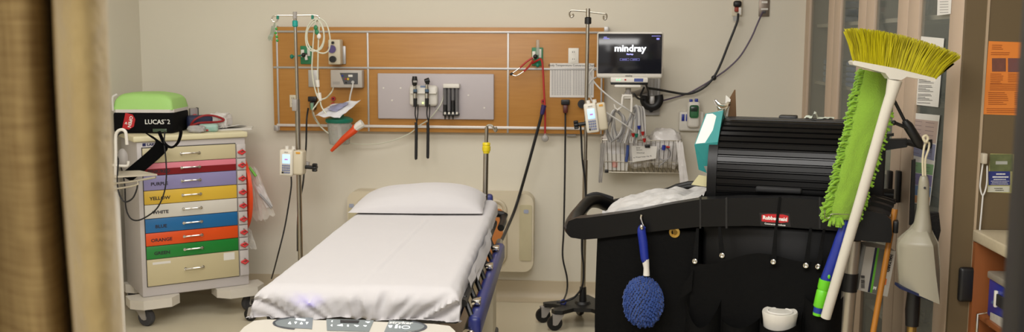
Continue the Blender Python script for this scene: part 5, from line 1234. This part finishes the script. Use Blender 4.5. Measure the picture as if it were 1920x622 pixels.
m.build('bristle_core', yel2, t)
# ------------------------------------------------------------------ microfibre mop
mg_ = mat('lime_microfibre', (138, 180, 50), .85, var=.05, scale=60, bump=.5, bscale=300, sheen=.4); mg2 = mat('lime_chenille', (142, 186, 45), .85, rgb2=(116, 164, 32), scale=40, sheen=.3)
t = thing('microfibre_mop', 'lime green fringed microfibre mop standing behind the white broom handle', 'mop', P3(1530, 590, 3.60))
Lft = [(1618, 130), (1612, 160), (1603, 200), (1594, 245), (1582, 290), (1571, 335), (1562, 372), (1556, 398), (1558, 408)]
Rgt = [(1662, 140), (1664, 170), (1664, 200), (1656, 245), (1642, 290), (1628, 335), (1616, 372), (1604, 398), (1594, 412)]
Ym = 3.50
def pad(u, v):
    k = v*8; i = min(int(k), 7); f = k-i
    lx = Lft[i][0]+(Lft[i+1][0]-Lft[i][0])*f; ly = Lft[i][1]+(Lft[i+1][1]-Lft[i][1])*f
    rx_ = Rgt[i][0]+(Rgt[i+1][0]-Rgt[i][0])*f; ry_ = Rgt[i][1]+(Rgt[i+1][1]-Rgt[i][1])*f
    p_ = P3(lx+(rx_-lx)*u, ly+(ry_-ly)*u, Ym+.05*v)
    p_.y -= .016*sin(pi*u)**.6*(1 if 0 < u < 1 else 0)-.004*noise.noise(Vec((u*4, v*9, 1)))
    return p_
m = MB(); m.grid(pad, 16, 48); o = m.build('pad', mg_, t, sharp=80)
MB().grid(lambda u, v: pad(u, v)+Vec((0, .028 if 0 < u < 1 else .012, 0)), 10, 40).build('pad_back', mg_, t, sharp=80)
m = MB(); rnd = random.Random(21)
for side in (0, 1):
    for k in range(330 if side == 0 else 180):
        v = (k+rnd.random())/(330 if side == 0 else 180)
        p_ = pad(0.02 if side == 0 else .98, v)+Vec((0, rnd.uniform(-.004, .03), 0))
        s_ = -1 if side == 0 else 1
        L_ = rnd.uniform(.017, .030)*(1.25 if v > .8 else 1)*(.75 if v < .15 else 1)
        dr = Vec((s_*1., rnd.uniform(-.45, .2), rnd.uniform(-.75, .15))).normalized()
        e = p_+dr*L_; md_ = p_+dr*L_*.5+Vec((0, 0, rnd.uniform(.001, .005)))
        m.tube([p_, md_, e], [.0034, .0041, .0033], 5)
    m.build('fringe', mg2, t); m = MB()
for k in range(26):
    p_ = pad(rnd.uniform(0, .5), rnd.uniform(.97, 1)); e = p_+Vec((rnd.uniform(-.012, .006), rnd.uniform(-.02, .01), -rnd.uniform(.018, .034)))
    m.tube([p_, (p_+e)/2, e], [.0042, .005, .004], 5)
m.build('fringe', mg2, t)
Yh3 = 3.56
MB().tube([P3(1587, 408, Yh3), P3(1576, 450, Yh3), P3(1563, 490, Yh3), P3(1548, 527, Yh3)], [.012, .021, .023, .020], 16, smooth=5).build('handle_grip', m_blue, t)
lime = mat('lime_plastic', (110, 210, 40), .4)
MB().tube([P3(1548, 524, Yh3), P3(1544.5, 540, Yh3), P3(1544, 543, Yh3)], [.0225, .0225, .0195], 16).tube([P3(1543.5, 543, Yh3), P3(1543, 546, Yh3), P3(1535.5, 574, Yh3), P3(1535, 576, Yh3)], [.019, .0225, .0205, .017], 16).build('lock_collar', lime, t)
MB().tube([P3(1536, 573, Yh3), P3(1533, 586, Yh3)], [.0175, .0165], 14).build('lower_tube', mat('cobalt_tube', (30, 60, 150), .35), t)
MB().tube([P3(1533, 586, Yh3), P3(1532, 591, Yh3)], [.0165, .0155], 14).build('end_ring', lime, t)
m = MB(); c_ = P3(1552, 516, Yh3); m.ball(c_+Vec((0, -.021, 0)), (.005, .003, .008), 8, 6); m.build('lock_button', lime, t)
m = MB(); m.tube(path(Ym+.03, [(1547, 392), (1546, 403), (1550, 409), (1556, 407), (1560, 401), (1592, 402)]), .0016, smooth=5); m.build('wire_loop', m_steel, t)
# ------------------------------------------------------------------ pole, stick, dustpan
Yq = 3.62
t = thing('mop_pole', 'silver aluminium pole with a black band standing under the tool holder', 'pole', P3(1588, 622, Yq))
pz = P3(1600, 450, Yq); pb_ = P3(1585, 622, Yq); dv = (pb_-pz)/(pz.z-pb_.z)
MB().cyl(pz, pz+dv*(pz.z-.03), .0265, seg=20).build('tube', mat('anodised_aluminium', (190, 182, 166), .35, .75), t)
a = P3(1594.5, 511, Yq); b_ = P3(1591.5, 545, Yq); MB().cyl(a, b_, .0285).build('black_band', m_black, t)
MB().cyl(pz+dv*(pz.z-.035), pz+dv*pz.z, .03).build('foot_cap', m_rubber, t)
t = thing('wooden_handle', 'thin wooden broom handle leaning beside the silver pole', 'handle', P3(1640, 622, 3.5))
a = P3(1678, 392, 3.62); b_ = P3(1634, 640, 3.56); dv = (b_-a)/(a.z-b_.z)
MB().cyl(a, a+dv*(a.z-.005), .0105, seg=14).build('stick', mat('varnished_wood', (186, 122, 44), .4, var=.1, stretch=(8, 8, 1), scale=10), t)
t = thing('glove_box', 'white and green glove carton wedged behind the wooden handle', 'box', P3(1640, 550, 3.70))
gq = [P3(x, y, 3.70) for x, y in ((1624, 462), (1646, 464), (1632, 549), (1609, 543))]; gr_ = [P3(x, y, 3.70) for x, y in ((1646, 464), (1680, 471), (1664, 556), (1632, 549))]
m = MB(); m.prism(gq, (.0, .10, 0), .001); m.build('end_panel', mat('carton_grey_white', (196, 192, 182), .6), t)
m = MB(); m.prism(gr_, (0, .10, 0), .001); m.build('side_panel', mat('carton_grey_white', (196, 192, 182), .6), t)
def gl(pts, name, mt): return MB().prism([P3(x, y, 3.6985) for x, y in pts], (0, .001, 0)).build(name, mt, t)
gl(((1641, 464), (1645, 464.5), (1631, 548), (1627, 547)), 'navy_stripe', mat('carton_navy', (30, 34, 66), .5)); gl(((1645, 464.5), (1649, 465), (1635, 549), (1631, 548)), 'green_stripe', mat('carton_green', (100, 176, 50), .5))
gl(((1649, 465), (1666, 468.5), (1652, 553), (1635, 549)), 'grey_field', mat('carton_dark_grey', (104, 104, 98), .5))
m = MB(); rnd = random.Random(2)
for k in range(12):
    y0 = 516+k*2.1; h_ = rnd.uniform(.5, 1.6); q = [P3(x, y, 3.6983) for x, y in ((1614.5, y0), (1621.5, y0+.6), (1621.5-.2, y0+.6+h_), (1614.5-.2, y0+h_))]; m.faces(q, [(0, 1, 2, 3)])
m.build('barcode', m_ink, t)
gl(((1656, 521), (1663, 522.5), (1661, 534), (1654, 532.5)), 'orange_sticker', mat('orange_sticker', (235, 120, 50), .5))
MB().text('HALYARD', .0145, Matrix.Translation(P3(1668, 493, 3.698)) @ Matrix.Rotation(pi/2, 4, 'X') @ Matrix.Rotation(radians(-100), 4, 'Z'), bold=.0006).build('lettering', m_ink, t)
MB().text('M', .014, Matrix.Translation(P3(1640, 540, 3.698)) @ Matrix.Rotation(pi/2, 4, 'X') @ Matrix.Rotation(radians(-10), 4, 'Z'), bold=.001).build('lettering', m_wink, t)
# dustpan
Yd = 3.40
t = thing('dustpan', 'off white lobby dustpan with navy lip hanging by a cord at the cart end', 'dustpan', P3(1725, 565, Yd))
dpw = mat('dustpan_white', (152, 147, 130), .4, var=.03)
out_ = [(1723, 356), (1721, 392), (1716, 418), (1706, 430), (1694, 440), (1685, 448), (1683, 462), (1687, 535), (1751, 562), (1761, 558), (1763, 500), (1760, 455), (1752, 440), (1745, 425), (1742, 400), (1741, 356)]
def dp(x, y, dy=0): return P3(x, y, Yd+dy)
m = MB(); m.prism([dp(*p_) for p_ in out_], (0, .014, 0), .004, 2); m.build('pan', dpw, t)
# raised hood: bulging surface
SEC = [((1719, 421), (1732, 424), (1741, 419)), ((1697, 439), (1734, 438), (1751, 440)), ((1685, 455), (1738, 456), (1758, 456)), ((1685, 495), (1743, 508), (1762, 505)), ((1688, 536), (1750, 561), (1762, 558))]
def hoodf(u, v):
    k = min(int(v*4), 3); f = v*4-k
    a = [Vec(SEC[k][i])*(1-f)+Vec(SEC[k+1][i])*f for i in range(3)]
    bul = .02+.045*min(1, v*2.2)
    if u < .75: w_ = u/.75; p2 = a[0]*(1-w_)+a[1]*w_; d = bul*(sin(w_*pi/2)**.55)
    else: w_ = (u-.75)/.25; p2 = a[1]*(1-w_)+a[2]*w_; d = bul*(1-w_)
    p_ = dp(p2.x, p2.y); p_.y -= d; return p_
MB().grid(hoodf, 24, 24).build('hood', dpw, t, sharp=50)
MB().prism([dp(x, y, -.05) for x, y in ((1688, 536), (1750, 561), (1749, 566), (1687, 541))], (0, .06, 0), .002).build('rubber_lip', mat('navy_rubber', (24, 34, 70), .5), t)
MB().tube([dp(1732, 330), dp(1732, 345), dp(1731, 390), dp(1729, 425), dp(1726, 440)], [.011, .017, .019, .03, .036], 14, smooth=4).build('neck', dpw, t)
m = MB(); m.cyl(dp(1734, 352, -.02), dp(1734, 352, -.012), .004, seg=10); m.build('hang_hole', m_ink, t)
t2 = (MB().tube(path(Yd+.01, [(1733, 350), (1731, 335), (1730, 300), (1733, 275), (1737, 267), (1742, 268), (1741, 280), (1735, 300), (1735, 335), (1734, 350)]), .0035, smooth=6).tube(path(Yd, [(1735, 266), (1731, 258), (1736, 254), (1740, 259), (1736, 267)]), .0045, smooth=5).build('hanging_cord', mat('cotton_cord', (206, 196, 166), .8), t))
t = thing('lobby_broom', 'black lobby broom standing behind the dustpan', 'broom', P3(1735, 622, 3.47))
Yl = 3.47
MB().tube([P3(1750, 398, Yl), P3(1750, 430, Yl), P3(1742, 470, Yl)], [.018, .024, .022], 12).build('brush_head', mat('black_bristle', (24, 22, 22), .9, bump=.8, bscale=200), t)
MB().prism([P3(x, y, Yl) for x, y in ((1711, 300), (1717, 298), (1714, 420), (1706, 422))], (0, .012, 0), .002).build('flat_blade', m_black, t)
MB().tube([P3(1714, 545, Yl), P3(1711, 580, Yl), P3(1710, 610, Yl)], [.022, .0245, .022], 16).build('grip', m_black, t)
a = P3(1710, 608, Yl); MB().cyl(a, (a.x-.01, a.y, .0), .016).build('brass_tube', mat('brass_tube', (178, 146, 84), .3, .85), t)
MB().tube([P3(1742, 470, Yl), P3(1714, 548, Yl)], .012, 10).build('shaft', m_black, t)
t = thing('spray_trigger', 'black trigger handle tool clipped at the end of the cart arm', 'tool', P3(1725, 275, 3.55))
Yt2 = 3.53
MB().tube([P3(1675, 185, Yt2), P3(1697, 228, Yt2)], .0055, 10).build('rod', m_black, t)
m = MB(); m.tube([P3(1696, 226, Yt2), P3(1702, 235, Yt2), P3(1723, 268, Yt2), P3(1725, 275, Yt2)], [.010, .017, .017, .011], 12); m.build('body', m_black, t)
m = MB(); m.tube(path(Yt2-.01, [(1702, 240), (1692, 236), (1680, 231), (1675, 229)]), .006, smooth=4); m.ball(P3(1676, 230, Yt2-.01), .009, 10, 8); m.build('trigger', m_black, t)
# ================================================================== TALL GLASS CABINETS along the right side
ys = [6.10, 5.42, 4.785, 4.15, 3.53]
ZC0, ZC1 = .10, 2.30
m_int = mat('cabinet_interior', (150, 138, 120), .6, var=.03)
cabs = []
for k, lb in ((0, 'rear tall beige cabinet with narrow glass doors against the back wall'), (2, 'nearer tall beige cabinet with papers taped to its glass door')):
    y1, y0 = ys[k], ys[k+2]
    t = thing('tall_cabinet', lb, 'cabinet', (1.5, (y0+y1)/2, 0)); cabs.append(t)
    m = MB(); m.box(1.26, 1.75, y0, y0+.018, ZC0, ZC1); m.box(1.26, 1.75, y1-.018, y1, ZC0, ZC1); m.box(1.735, 1.75, y0+.018, y1-.018, ZC0, ZC1)
    m.box(1.26, 1.735, y0+.018, y1-.018, ZC0, ZC0+.02); m.box(1.26, 1.735, y0+.018, y1-.018, ZC1-.02, ZC1); m.build('carcass', m_int, t)
    MB().box(1.30, 1.74, y0+.01, y1-.01, 0, ZC0).build('plinth', m_black, t)
    for z in (.40, .72, 1.05, 1.39, 1.72, 2.02):
        MB().box(1.285, 1.733, y0+.02, y1-.02, z-.009, z+.009).build('shelf', mat('shelf_board', (196, 186, 168), .5), t)
    for i in (0, 1):
        a, b = ys[k+i+1]+.003, ys[k+i]-.003; st = .135 if not (k == 0 and i == 0) else .13
        lft = .06 if (k == 0 and i == 0) else st
        m = MB(); m.box(1.232, 1.256, a, a+st, ZC0+.01, ZC1-.005, .002); m.box(1.232, 1.256, b-lft, b, ZC0+.01, ZC1-.005, .002)
        m.box(1.232, 1.256, a+st, b-lft, ZC0+.01, ZC0+.11); m.box(1.232, 1.256, a+st, b-lft, ZC1-.12, ZC1-.005)
        d = m.build('door', m_cab, t)
        MB().box(1.243, 1.247, a+st-.004, b-lft+.004, ZC0+.1, ZC1-.11).build('glass_pane', m_glass, d)
        if k == 2:
            px = 1684 if i == 1 else 1668
            p_ = S(px, 350, 1.225); za = S(px, 381, 1.22).z; zb_ = S(px, 320, 1.22).z
            MB().box(1.214, 1.233, p_.y-.016, p_.y+.016, za, zb_, .004).build('pull', m_black, d)
# end panel of the nearer cabinet and filler at the back wall
MB().box(1.232, 1.300, YE, YE+.019, 0, 2.75).build('end_panel', m_dkwall, cabs[1])
MB().box(1.232, 1.26, 6.10, YW-.001, 0, 2.75).build('filler_strip', m_cab, cabs[0])
structure(MB().box(1.225, 1.255, YE+.02, YW, 2.302, 2.75).build('trim_bulkhead', m_cab))
# ---- things in the cabinets
def Sq(px, py, X): return S(px, py, X)
def onshelf(px, py, X): return S(px, py, X)
def stackbox(name, lb, cat, X, y, z, sx, sy, sz, mt, bev=.01, n=1, cr=False, group=None):
    t = MB()
    if cr: crumple(t, (X, y, z+sz/2*1.15), (sx/2, sy/2, sz/2), int(y*100) % 17, .2, 20, 14)
    else:
        for k in range(n): t.box(X-sx/2, X+sx/2, y-sy/2+.004*(k % 2), y+sy/2, z+sz/n*k, z+sz/n*(k+1)-.003, min(bev, sz/n*.4))
    return tag(t.build(name, mt), lb, cat, group)
blue_l = mat('blue_linen', (74, 96, 140), .8, rgb2=(96, 118, 160), scale=20)
stackbox('folded_linen', 'folded blue linen stack in the second door of the rear cabinet', 'linen', 1.40, 5.06, 1.4, .28, .36, .13, blue_l, n=5)
stackbox('folded_linen', 'folded pale blue linen behind the first narrow glass door', 'linen', 1.41, 5.72, 1.4, .26, .26, .13, mat('pale_blue_linen', (128, 142, 160), .8), n=4)
stackbox('grey_device', 'dark grey device on the top shelf of the rear cabinet', 'device', 1.42, 5.1, 1.73, .2, .24, .2, mat('dim_grey_device', (96, 98, 96), .5), .03)
t = thing('coiled_hose', 'dark coiled hoses hanging behind the third glass door', 'hose', (1.40, 4.5, 1.73))
m = MB(); m.tube([(1.40, 4.62, 1.98), (1.38, 4.60, 1.86), (1.37, 4.58, 1.78), (1.39, 4.5, 1.747), (1.40, 4.42, 1.78), (1.40, 4.40, 1.95)], .016, smooth=5); m.build('hose', m_dgrey, t)
stackbox('storage_bin', 'grey storage bin low behind the third glass door', 'bin', 1.46, 4.46, .73, .32, .38, .2, mat('dull_bin', (140, 140, 128), .5), .015)
stackbox('carton', 'pale green carton behind the black cabinet pulls', 'box', 1.42, 4.47, 1.06, .28, .36, .16, mat('pale_green_carton', (150, 158, 134), .6), .006)
stackbox('carton', 'dim grey carton behind the papers on the glass door', 'box', 1.47, 3.86, .73, .3, .36, .22, mat('dim_carton', (120, 116, 100), .6), .006)
stackbox('plastic_bag', 'clear plastic bag at the bottom of the nearer cabinet by the silver pole', 'bag', 1.46, 4.42, .41, .28, .38, .26, mat('dim_film', (150, 150, 146), .2, rgb2=(190, 190, 186), scale=20), cr=True)
stackbox('plastic_bag', 'clear plastic bag at the bottom of the nearer cabinet behind the dustpan', 'bag', 1.46, 3.86, .41, .28, .36, .26, mat('dim_film', (150, 150, 146), .2, rgb2=(190, 190, 186), scale=20), cr=True)
stackbox('red_label_box', 'small box with red labels low behind the dustpan', 'box', 1.36, 3.80, .125, .16, .22, .2, mat('red_white_print', (170, 70, 60), .6, rgb2=(200, 190, 180), scale=30), .006)
stackbox('grey_tub', 'grey tub on the shelf behind the typed notice', 'tub', 1.46, 3.95, 1.40, .26, .3, .18, mat('tub_grey', (120, 122, 118), .5), .03)
stackbox('white_carton', 'white carton on the shelf below the blue linen in the rear cabinet', 'box', 1.42, 5.06, 1.06, .26, .34, .2, mat('white_carton', (176, 172, 160), .6), .006)
stackbox('blue_packet', 'blue packet stack on the upper shelf behind the first narrow glass door', 'packet', 1.42, 5.75, 1.73, .24, .2, .12, blue_l, n=3)
# ---- papers on the glass
def sheet_on_glass(name, lb, pts, X=1.2405, mt=None):
    o = thing(name, lb, 'paper', S(pts[2][0], pts[2][1], X))
    MB().prism([S(x, y, X) for x, y in pts], (.001, 0, 0)).build('sheet', mt or m_paper, o); return o
def strip_on(o, pts, nm, mt, X=1.2400): return MB().prism([S(x, y, X) for x, y in pts], (.0004, 0, 0)).build(nm, mt, o)
o = sheet_on_glass('taped_note', 'white note taped at the top of the glass door', ((1758, -6), (1784, -6), (1782, 26), (1757, 29)), 1.2300)
m = MB()
for k in range(5): m.prism([S(x, y, 1.2295) for x, y in ((1762, 3+k*5), (1778, 2.5+k*5), (1778, 3.3+k*5), (1762, 3.8+k*5))], (.0003, 0, 0))
m.build('handwriting', m_ginkt, o)
o = sheet_on_glass('typed_notice', 'white typed notice on the glass behind the yellow broom', ((1727, 68), (1770, 72), (1759, 201), (1717, 196)))
m = MB()
for k in range(18):
    y = 146+k*2.7; w_ = (26, 14, 22, 28, 10, 24)[k % 6]
    if k % 6 == 4: continue
    x = 1725-(y-70)*.075+4; m.prism([S(a_, b_, 1.2399) for a_, b_ in ((x, y), (x+w_, y+1), (x+w_, y+1.9), (x, y+.9))], (.0003, 0, 0))
m.build('typed_lines', m_ink, o)
for (lb, a, b_, c, d, bands) in (('upper colour banded chart on the glass above the dustpan', (1707, 211), (1762, 216), (1752, 304), (1700, 290), [(.12, .62, (190, 168, 158)), (.62, .98, (140, 142, 172))]),
                               ('lower colour banded chart on the glass beside the dustpan', (1699, 291), (1753, 300), (1743, 385), (1690, 378), [(.1, .34, (136, 176, 128)), (.34, .6, (134, 126, 172)), (.6, .82, (120, 150, 196)), (.82, .98, (226, 164, 112))])):
    o = sheet_on_glass('colour_chart', lb, (a, b_, c, d), 1.2402); A, B, C_, D = [Vec((*p_, 0)) for p_ in (a, b_, c, d)]
    for f0, f1_, cc_ in bands:
        q = [A+(D-A)*f0, B+(C_-B)*f0, B+(C_-B)*f1_, A+(D-A)*f1_]
        ce = sum(q, Vec())/4; q = [ce+(p_-ce)*.95 for p_ in q]
        strip_on(o, [(p_.x, p_.y) for p_ in q], 'colour_band', mat('band_%d_%d' % (cc_[0], cc_[1]), cc_, .6), 1.2398)
    m = MB()
    for k in range(9):
        f0 = .18+k*.09; 
        for s0, s1 in ((.1, .42), (.55, .85)):
            q0 = (A+(D-A)*f0); q1 = (B+(C_-B)*f0); p0_ = q0+(q1-q0)*s0; p1_ = q0+(q1-q0)*s1
            m.prism([S(x, y, 1.2395) for x, y in ((p0_.x, p0_.y), (p1_.x, p1_.y), (p1_.x, p1_.y+.7), (p0_.x, p0_.y+.7))], (.0002, 0, 0))
    m.build('text_lines', mat('chart_text', (110, 96, 104), .7), o)
    strip_on(o, [(A.x+2, A.y+2.5), (A.x+6, A.y+3), (A.x+5.5, A.y+7.5), (A.x+1.6, A.y+7)], 'corner_mark', m_ink, 1.2395)
# ================================================================== POSTERS on the return wall
YP2 = YE-.001
def flatp(name, lb, cat, pts, mt):
    o = thing(name, lb, cat, W(pts[2][0], pts[2][1], YE)); MB().prism([W(x, y, YP2) for x, y in pts], (0, .001, 0)).build('sheet', mt, o); return o
def on_p(o, nm, x0, y0, x1, y1, mt, d=.0012): return MB().prism([W(x, y, YP2-d) for x, y in ((x0, y0), (x1, y0), (x1, y1), (x0, y1))], (0, .0006, 0)).build(nm, mt, o)
o = flatp('orange_notice', 'orange printed notice with two small photos on the right wall', 'notice', ((1854, 77), (1936, 80), (1932, 217), (1843, 214)), mat('orange_paper', (222, 130, 50), .7, var=.03))
on_p(o, 'photo', 1860, 109, 1886, 134, mat('dark_photo', (70, 50, 46), .5, rgb2=(140, 84, 66), scale=30)); on_p(o, 'photo', 1890, 109, 1918, 135, mat('red_photo', (126, 62, 46), .5, rgb2=(96, 80, 84), scale=24))
m = MB(); mb2 = MB(); rnd = random.Random(4)
ot = mat('orange_print', (160, 82, 28), .7)
for (x0, y0, x1, n) in ((1860, 84, 1885, 3), (1858, 98, 1905, 2), (1857, 138, 1882, 6), (1890, 138, 1916, 5), (1856, 157, 1926, 4), (1853, 173, 1892, 7), (1902, 173, 1924, 7), (1850, 203, 1926, 3)):
    for k in range(n):
        y = y0+k*3.6; xe = x0+(x1-x0)*rnd.uniform(.7, 1); (mb2 if x0 in (1890, 1902) else m).prism([W(x, y_, YP2-.0012) for x, y_ in ((x0, y), (xe, y+.3), (xe, y+1.4), (x0, y+1.1))], (0, .0005, 0))
m.build('printed_lines', ot, o); mb2.build('printed_lines', ot, o)
o = flatp('crisis_card', 'small nature photo card with blue text panel on the right wall', 'card', ((1857, 288), (1907, 289), (1901, 362), (1851, 360)), mat('card_pale', (190, 186, 120), .5))
on_p(o, 'photo', 1856, 289, 1899, 321, mat('foliage_photo', (58, 74, 36), .5, rgb2=(120, 124, 84), scale=36)); on_p(o, 'blue_panel', 1853.5, 321, 1894, 347, mat('card_blue', (40, 52, 120), .5)); 
on_p(o, 'white_panel', 1852, 349, 1893, 360, mat('card_white', (196, 196, 180), .5))
on_p(o, 'bird_shape', 1867, 302, 1889, 308, mat('bird_grey', (170, 172, 164), .6), .0018)
m = MB(); rnd = random.Random(9)
def dashes(mb, xa, xb, y, h, gap=.7):
    x = xa
    while x < xb-1:
        w_ = rnd.uniform(1.2, 3.6); q = [W(a_, b_, YP2-.0024) for a_, b_ in ((x, y), (min(x+w_, xb), y), (min(x+w_, xb), y+h), (x, y+h))]; mb.prism(q, (0, .0003, 0)); x += w_+gap
dashes(m, 1868, 1885, 325, 2.2, .4); dashes(m, 1861, 1891, 330.5, 2.4, .4); dashes(m, 1863, 1887, 335.5, 1.4, .4); dashes(m, 1858, 1892, 339, .8); dashes(m, 1860, 1890, 341.8, .8); dashes(m, 1858, 1891, 344.4, .8)
m.build('printed_lines', m_wink, o)
m = MB(); dashes(m, 1864, 1880, 352.5, 1.1, .5); dashes(m, 1866, 1882, 356, 1.1, .5); m.build('printed_lines', m_ink, o)
t = thing('adapter_cord', 'white cord with clear plug hanging down the right wall to the counter', 'cord', W(1840, 430, YE))
MB().box(*(lambda r: (r[0], r[1], YE-.03, YE-.001, r[2], r[3]))(R4(1840.5, 287, 1850, 307, YE-.02)), .004).build('plug', mat('clear_plug', (196, 186, 166), .25), t)
m = MB(); m.tube(path(YE-.012, [(1843, 306), (1839, 335), (1838, 352), (1843, 366), (1850, 345), (1851, 310)]), .0028, smooth=6); m.tube(path(YE-.012, [(1843, 366), (1840, 400), (1837, 432)]), .0028, smooth=5); m.build('wire', m_wire, t)
# ================================================================== COUNTER with open shelves
ZK = .985; XK = 1.296
kt = thing('open_counter_cabinet', 'brown wood open shelf cabinet at the lower right with no doors', 'cabinet', (1.7, 2.6, 0))
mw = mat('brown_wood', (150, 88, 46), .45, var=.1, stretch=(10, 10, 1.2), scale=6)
MB().box(XK+.003, 2.0, YE-.03, YE-.006, 0, ZK-.042).build('side_panel', mw, kt)
MB().box(XK+.012, 2.0, 1.7, 1.724, 0, ZK-.042).build('side_panel', mw, kt)
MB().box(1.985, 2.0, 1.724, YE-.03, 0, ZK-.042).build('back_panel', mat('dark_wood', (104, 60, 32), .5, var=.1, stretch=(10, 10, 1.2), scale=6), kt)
zsh = (.08, .40, .70)
for z in zsh: MB().box(XK+.02, 1.985, 1.724, YE-.03, z-.018, z, .001).build('shelf', mw, kt)
m = MB(); hx = S(1831, 610, XK-.01); m.tube([(XK+.013, hx.y-.02, hx.z+.05), (XK-.016, hx.y-.02, hx.z+.045), (XK-.016, hx.y-.02, hx.z-.06), (XK+.013, hx.y-.02, hx.z-.065)], .005, 8); m.build('pull', m_chrome, kt)
wt = MB().box(XK, 2.2, 1.68, YE-.002, ZK-.04, ZK, .006, 3); tag(wt.build('counter_top', mat('speckled_counter', (206, 194, 166), .4, rgb2=(186, 172, 144), scale=90)), 'cream counter top over the brown open shelf cabinet', 'counter')
def bin_(name, lb, y0, y1, z, h, mt, band=None):
    t = thing(name, lb, 'box', (1.6, (y0+y1)/2, z))
    m = MB(); m.box(XK+.035, 1.9, y0, y1, z, z+h*.86, .01); m.build('box_body', mt, t)
    MB().box(XK+.03, 1.905, y0-.004, y1+.004, z+h*.84, z+h, .006).build('lid', mat('grey_lid', (146, 140, 126), .4), t)
    return t
by1 = YE-.075
b1 = bin_('storage_box', 'blue fronted storage box with white handle on the upper open shelf', by1-.33, by1, .702, .155, m_blue)
hy = S(1880, 524, XK+.034).y
MB().box(XK+.028, XK+.036, hy-.05, hy+.03, .76, .80, .003).build('handle_slot', m_ink, b1)
MB().box(XK+.026, XK+.036, hy+.03, hy+.045, .752, .808, .003).build('latch', m_white, b1)
b2 = bin_('storage_box', 'grey storage box with crumpled white label on the lower open shelf', by1-.33, by1+.01, .402, .235, mat('smoke_box', (120, 118, 104), .35))
q = [S(x, y, XK+.031) for x, y in ((1857, 585), (1888, 600), (1886, 625), (1854, 612))]; MB().prism(q, (.002, 0, 0)).build('label', mat('crumpled_label', (196, 192, 180), .6, rgb2=(150, 146, 136), scale=60), b2)
q = [S(x, y, XK+.030) for x, y in ((1859, 563), (1868, 567), (1867, 572), (1858, 568))]; MB().prism(q, (.002, 0, 0)).build('blue_label', mat('label_blue', (70, 90, 140), .5), b2)
# black box on the wall beside the counter
a, b_, c, d = R4(1799, 502, 1824, 567, YE-.028)
t = thing('black_adapter', 'black rounded adapter box on the wall behind the counter side', 'adapter', ((a+b_)/2, YE, c))
MB().box(a, XK+.03, YE-.028, YE-.001, c, d, .012, 3).build('case', m_black, t)
# ================================================================== DARK DOOR EDGE in the foreground right
xe = W(1914, 311, 1.15)
structure(MB().box(xe.x, xe.x+.05, 1.13, 1.18, 0, 2.2, .006).build('door_1', mat('black_door_edge', (20, 16, 14), .5)))

# ================================================================== groups for repeats
GR = {'drip_pole': 'wheeled drip poles beside the bed', 'infusion_pump': 'infusion pumps on the drip poles', 'gas_flowmeter': 'green gas outlets on the maple panel', 'emergency_outlet': 'red round outlets on the maple panel',
      'power_outlet': 'double power outlets on the maple panel', 'black_outlet': 'black outlet blocks on the maple panel', 'wall_power_cable': 'black power cords from the maple panel', 'examination_handle': 'black examination handles on the wall base',
      'power_lead': 'thin leads on the maple panel', 'binder_clip': 'binder clips on the wire basket', 'monitor_lead': 'white leads from the monitor', 'pump_cord': 'pump cords', 'black_lead': 'black leads by the treatment cart',
      'supply_pouch': 'clear bags hanging beside the orange board', 'tall_cabinet': 'tall beige glass door cabinets', 'folded_linen': 'linen stacks in the rear cabinet', 'carton': 'cartons in the nearer cabinet', 'plastic_bag': 'plastic bags in the nearer cabinet',
      'colour_chart': 'colour banded charts on the glass', 'storage_box': 'storage boxes on the open shelves', 'supply_bag': 'bags in the wire basket'}
for o in COL.objects:
    k = o.name.split('.')[0]
    if o.parent is None and k in GR and o.type in {'MESH', 'EMPTY'}: o['group'] = GR[k]
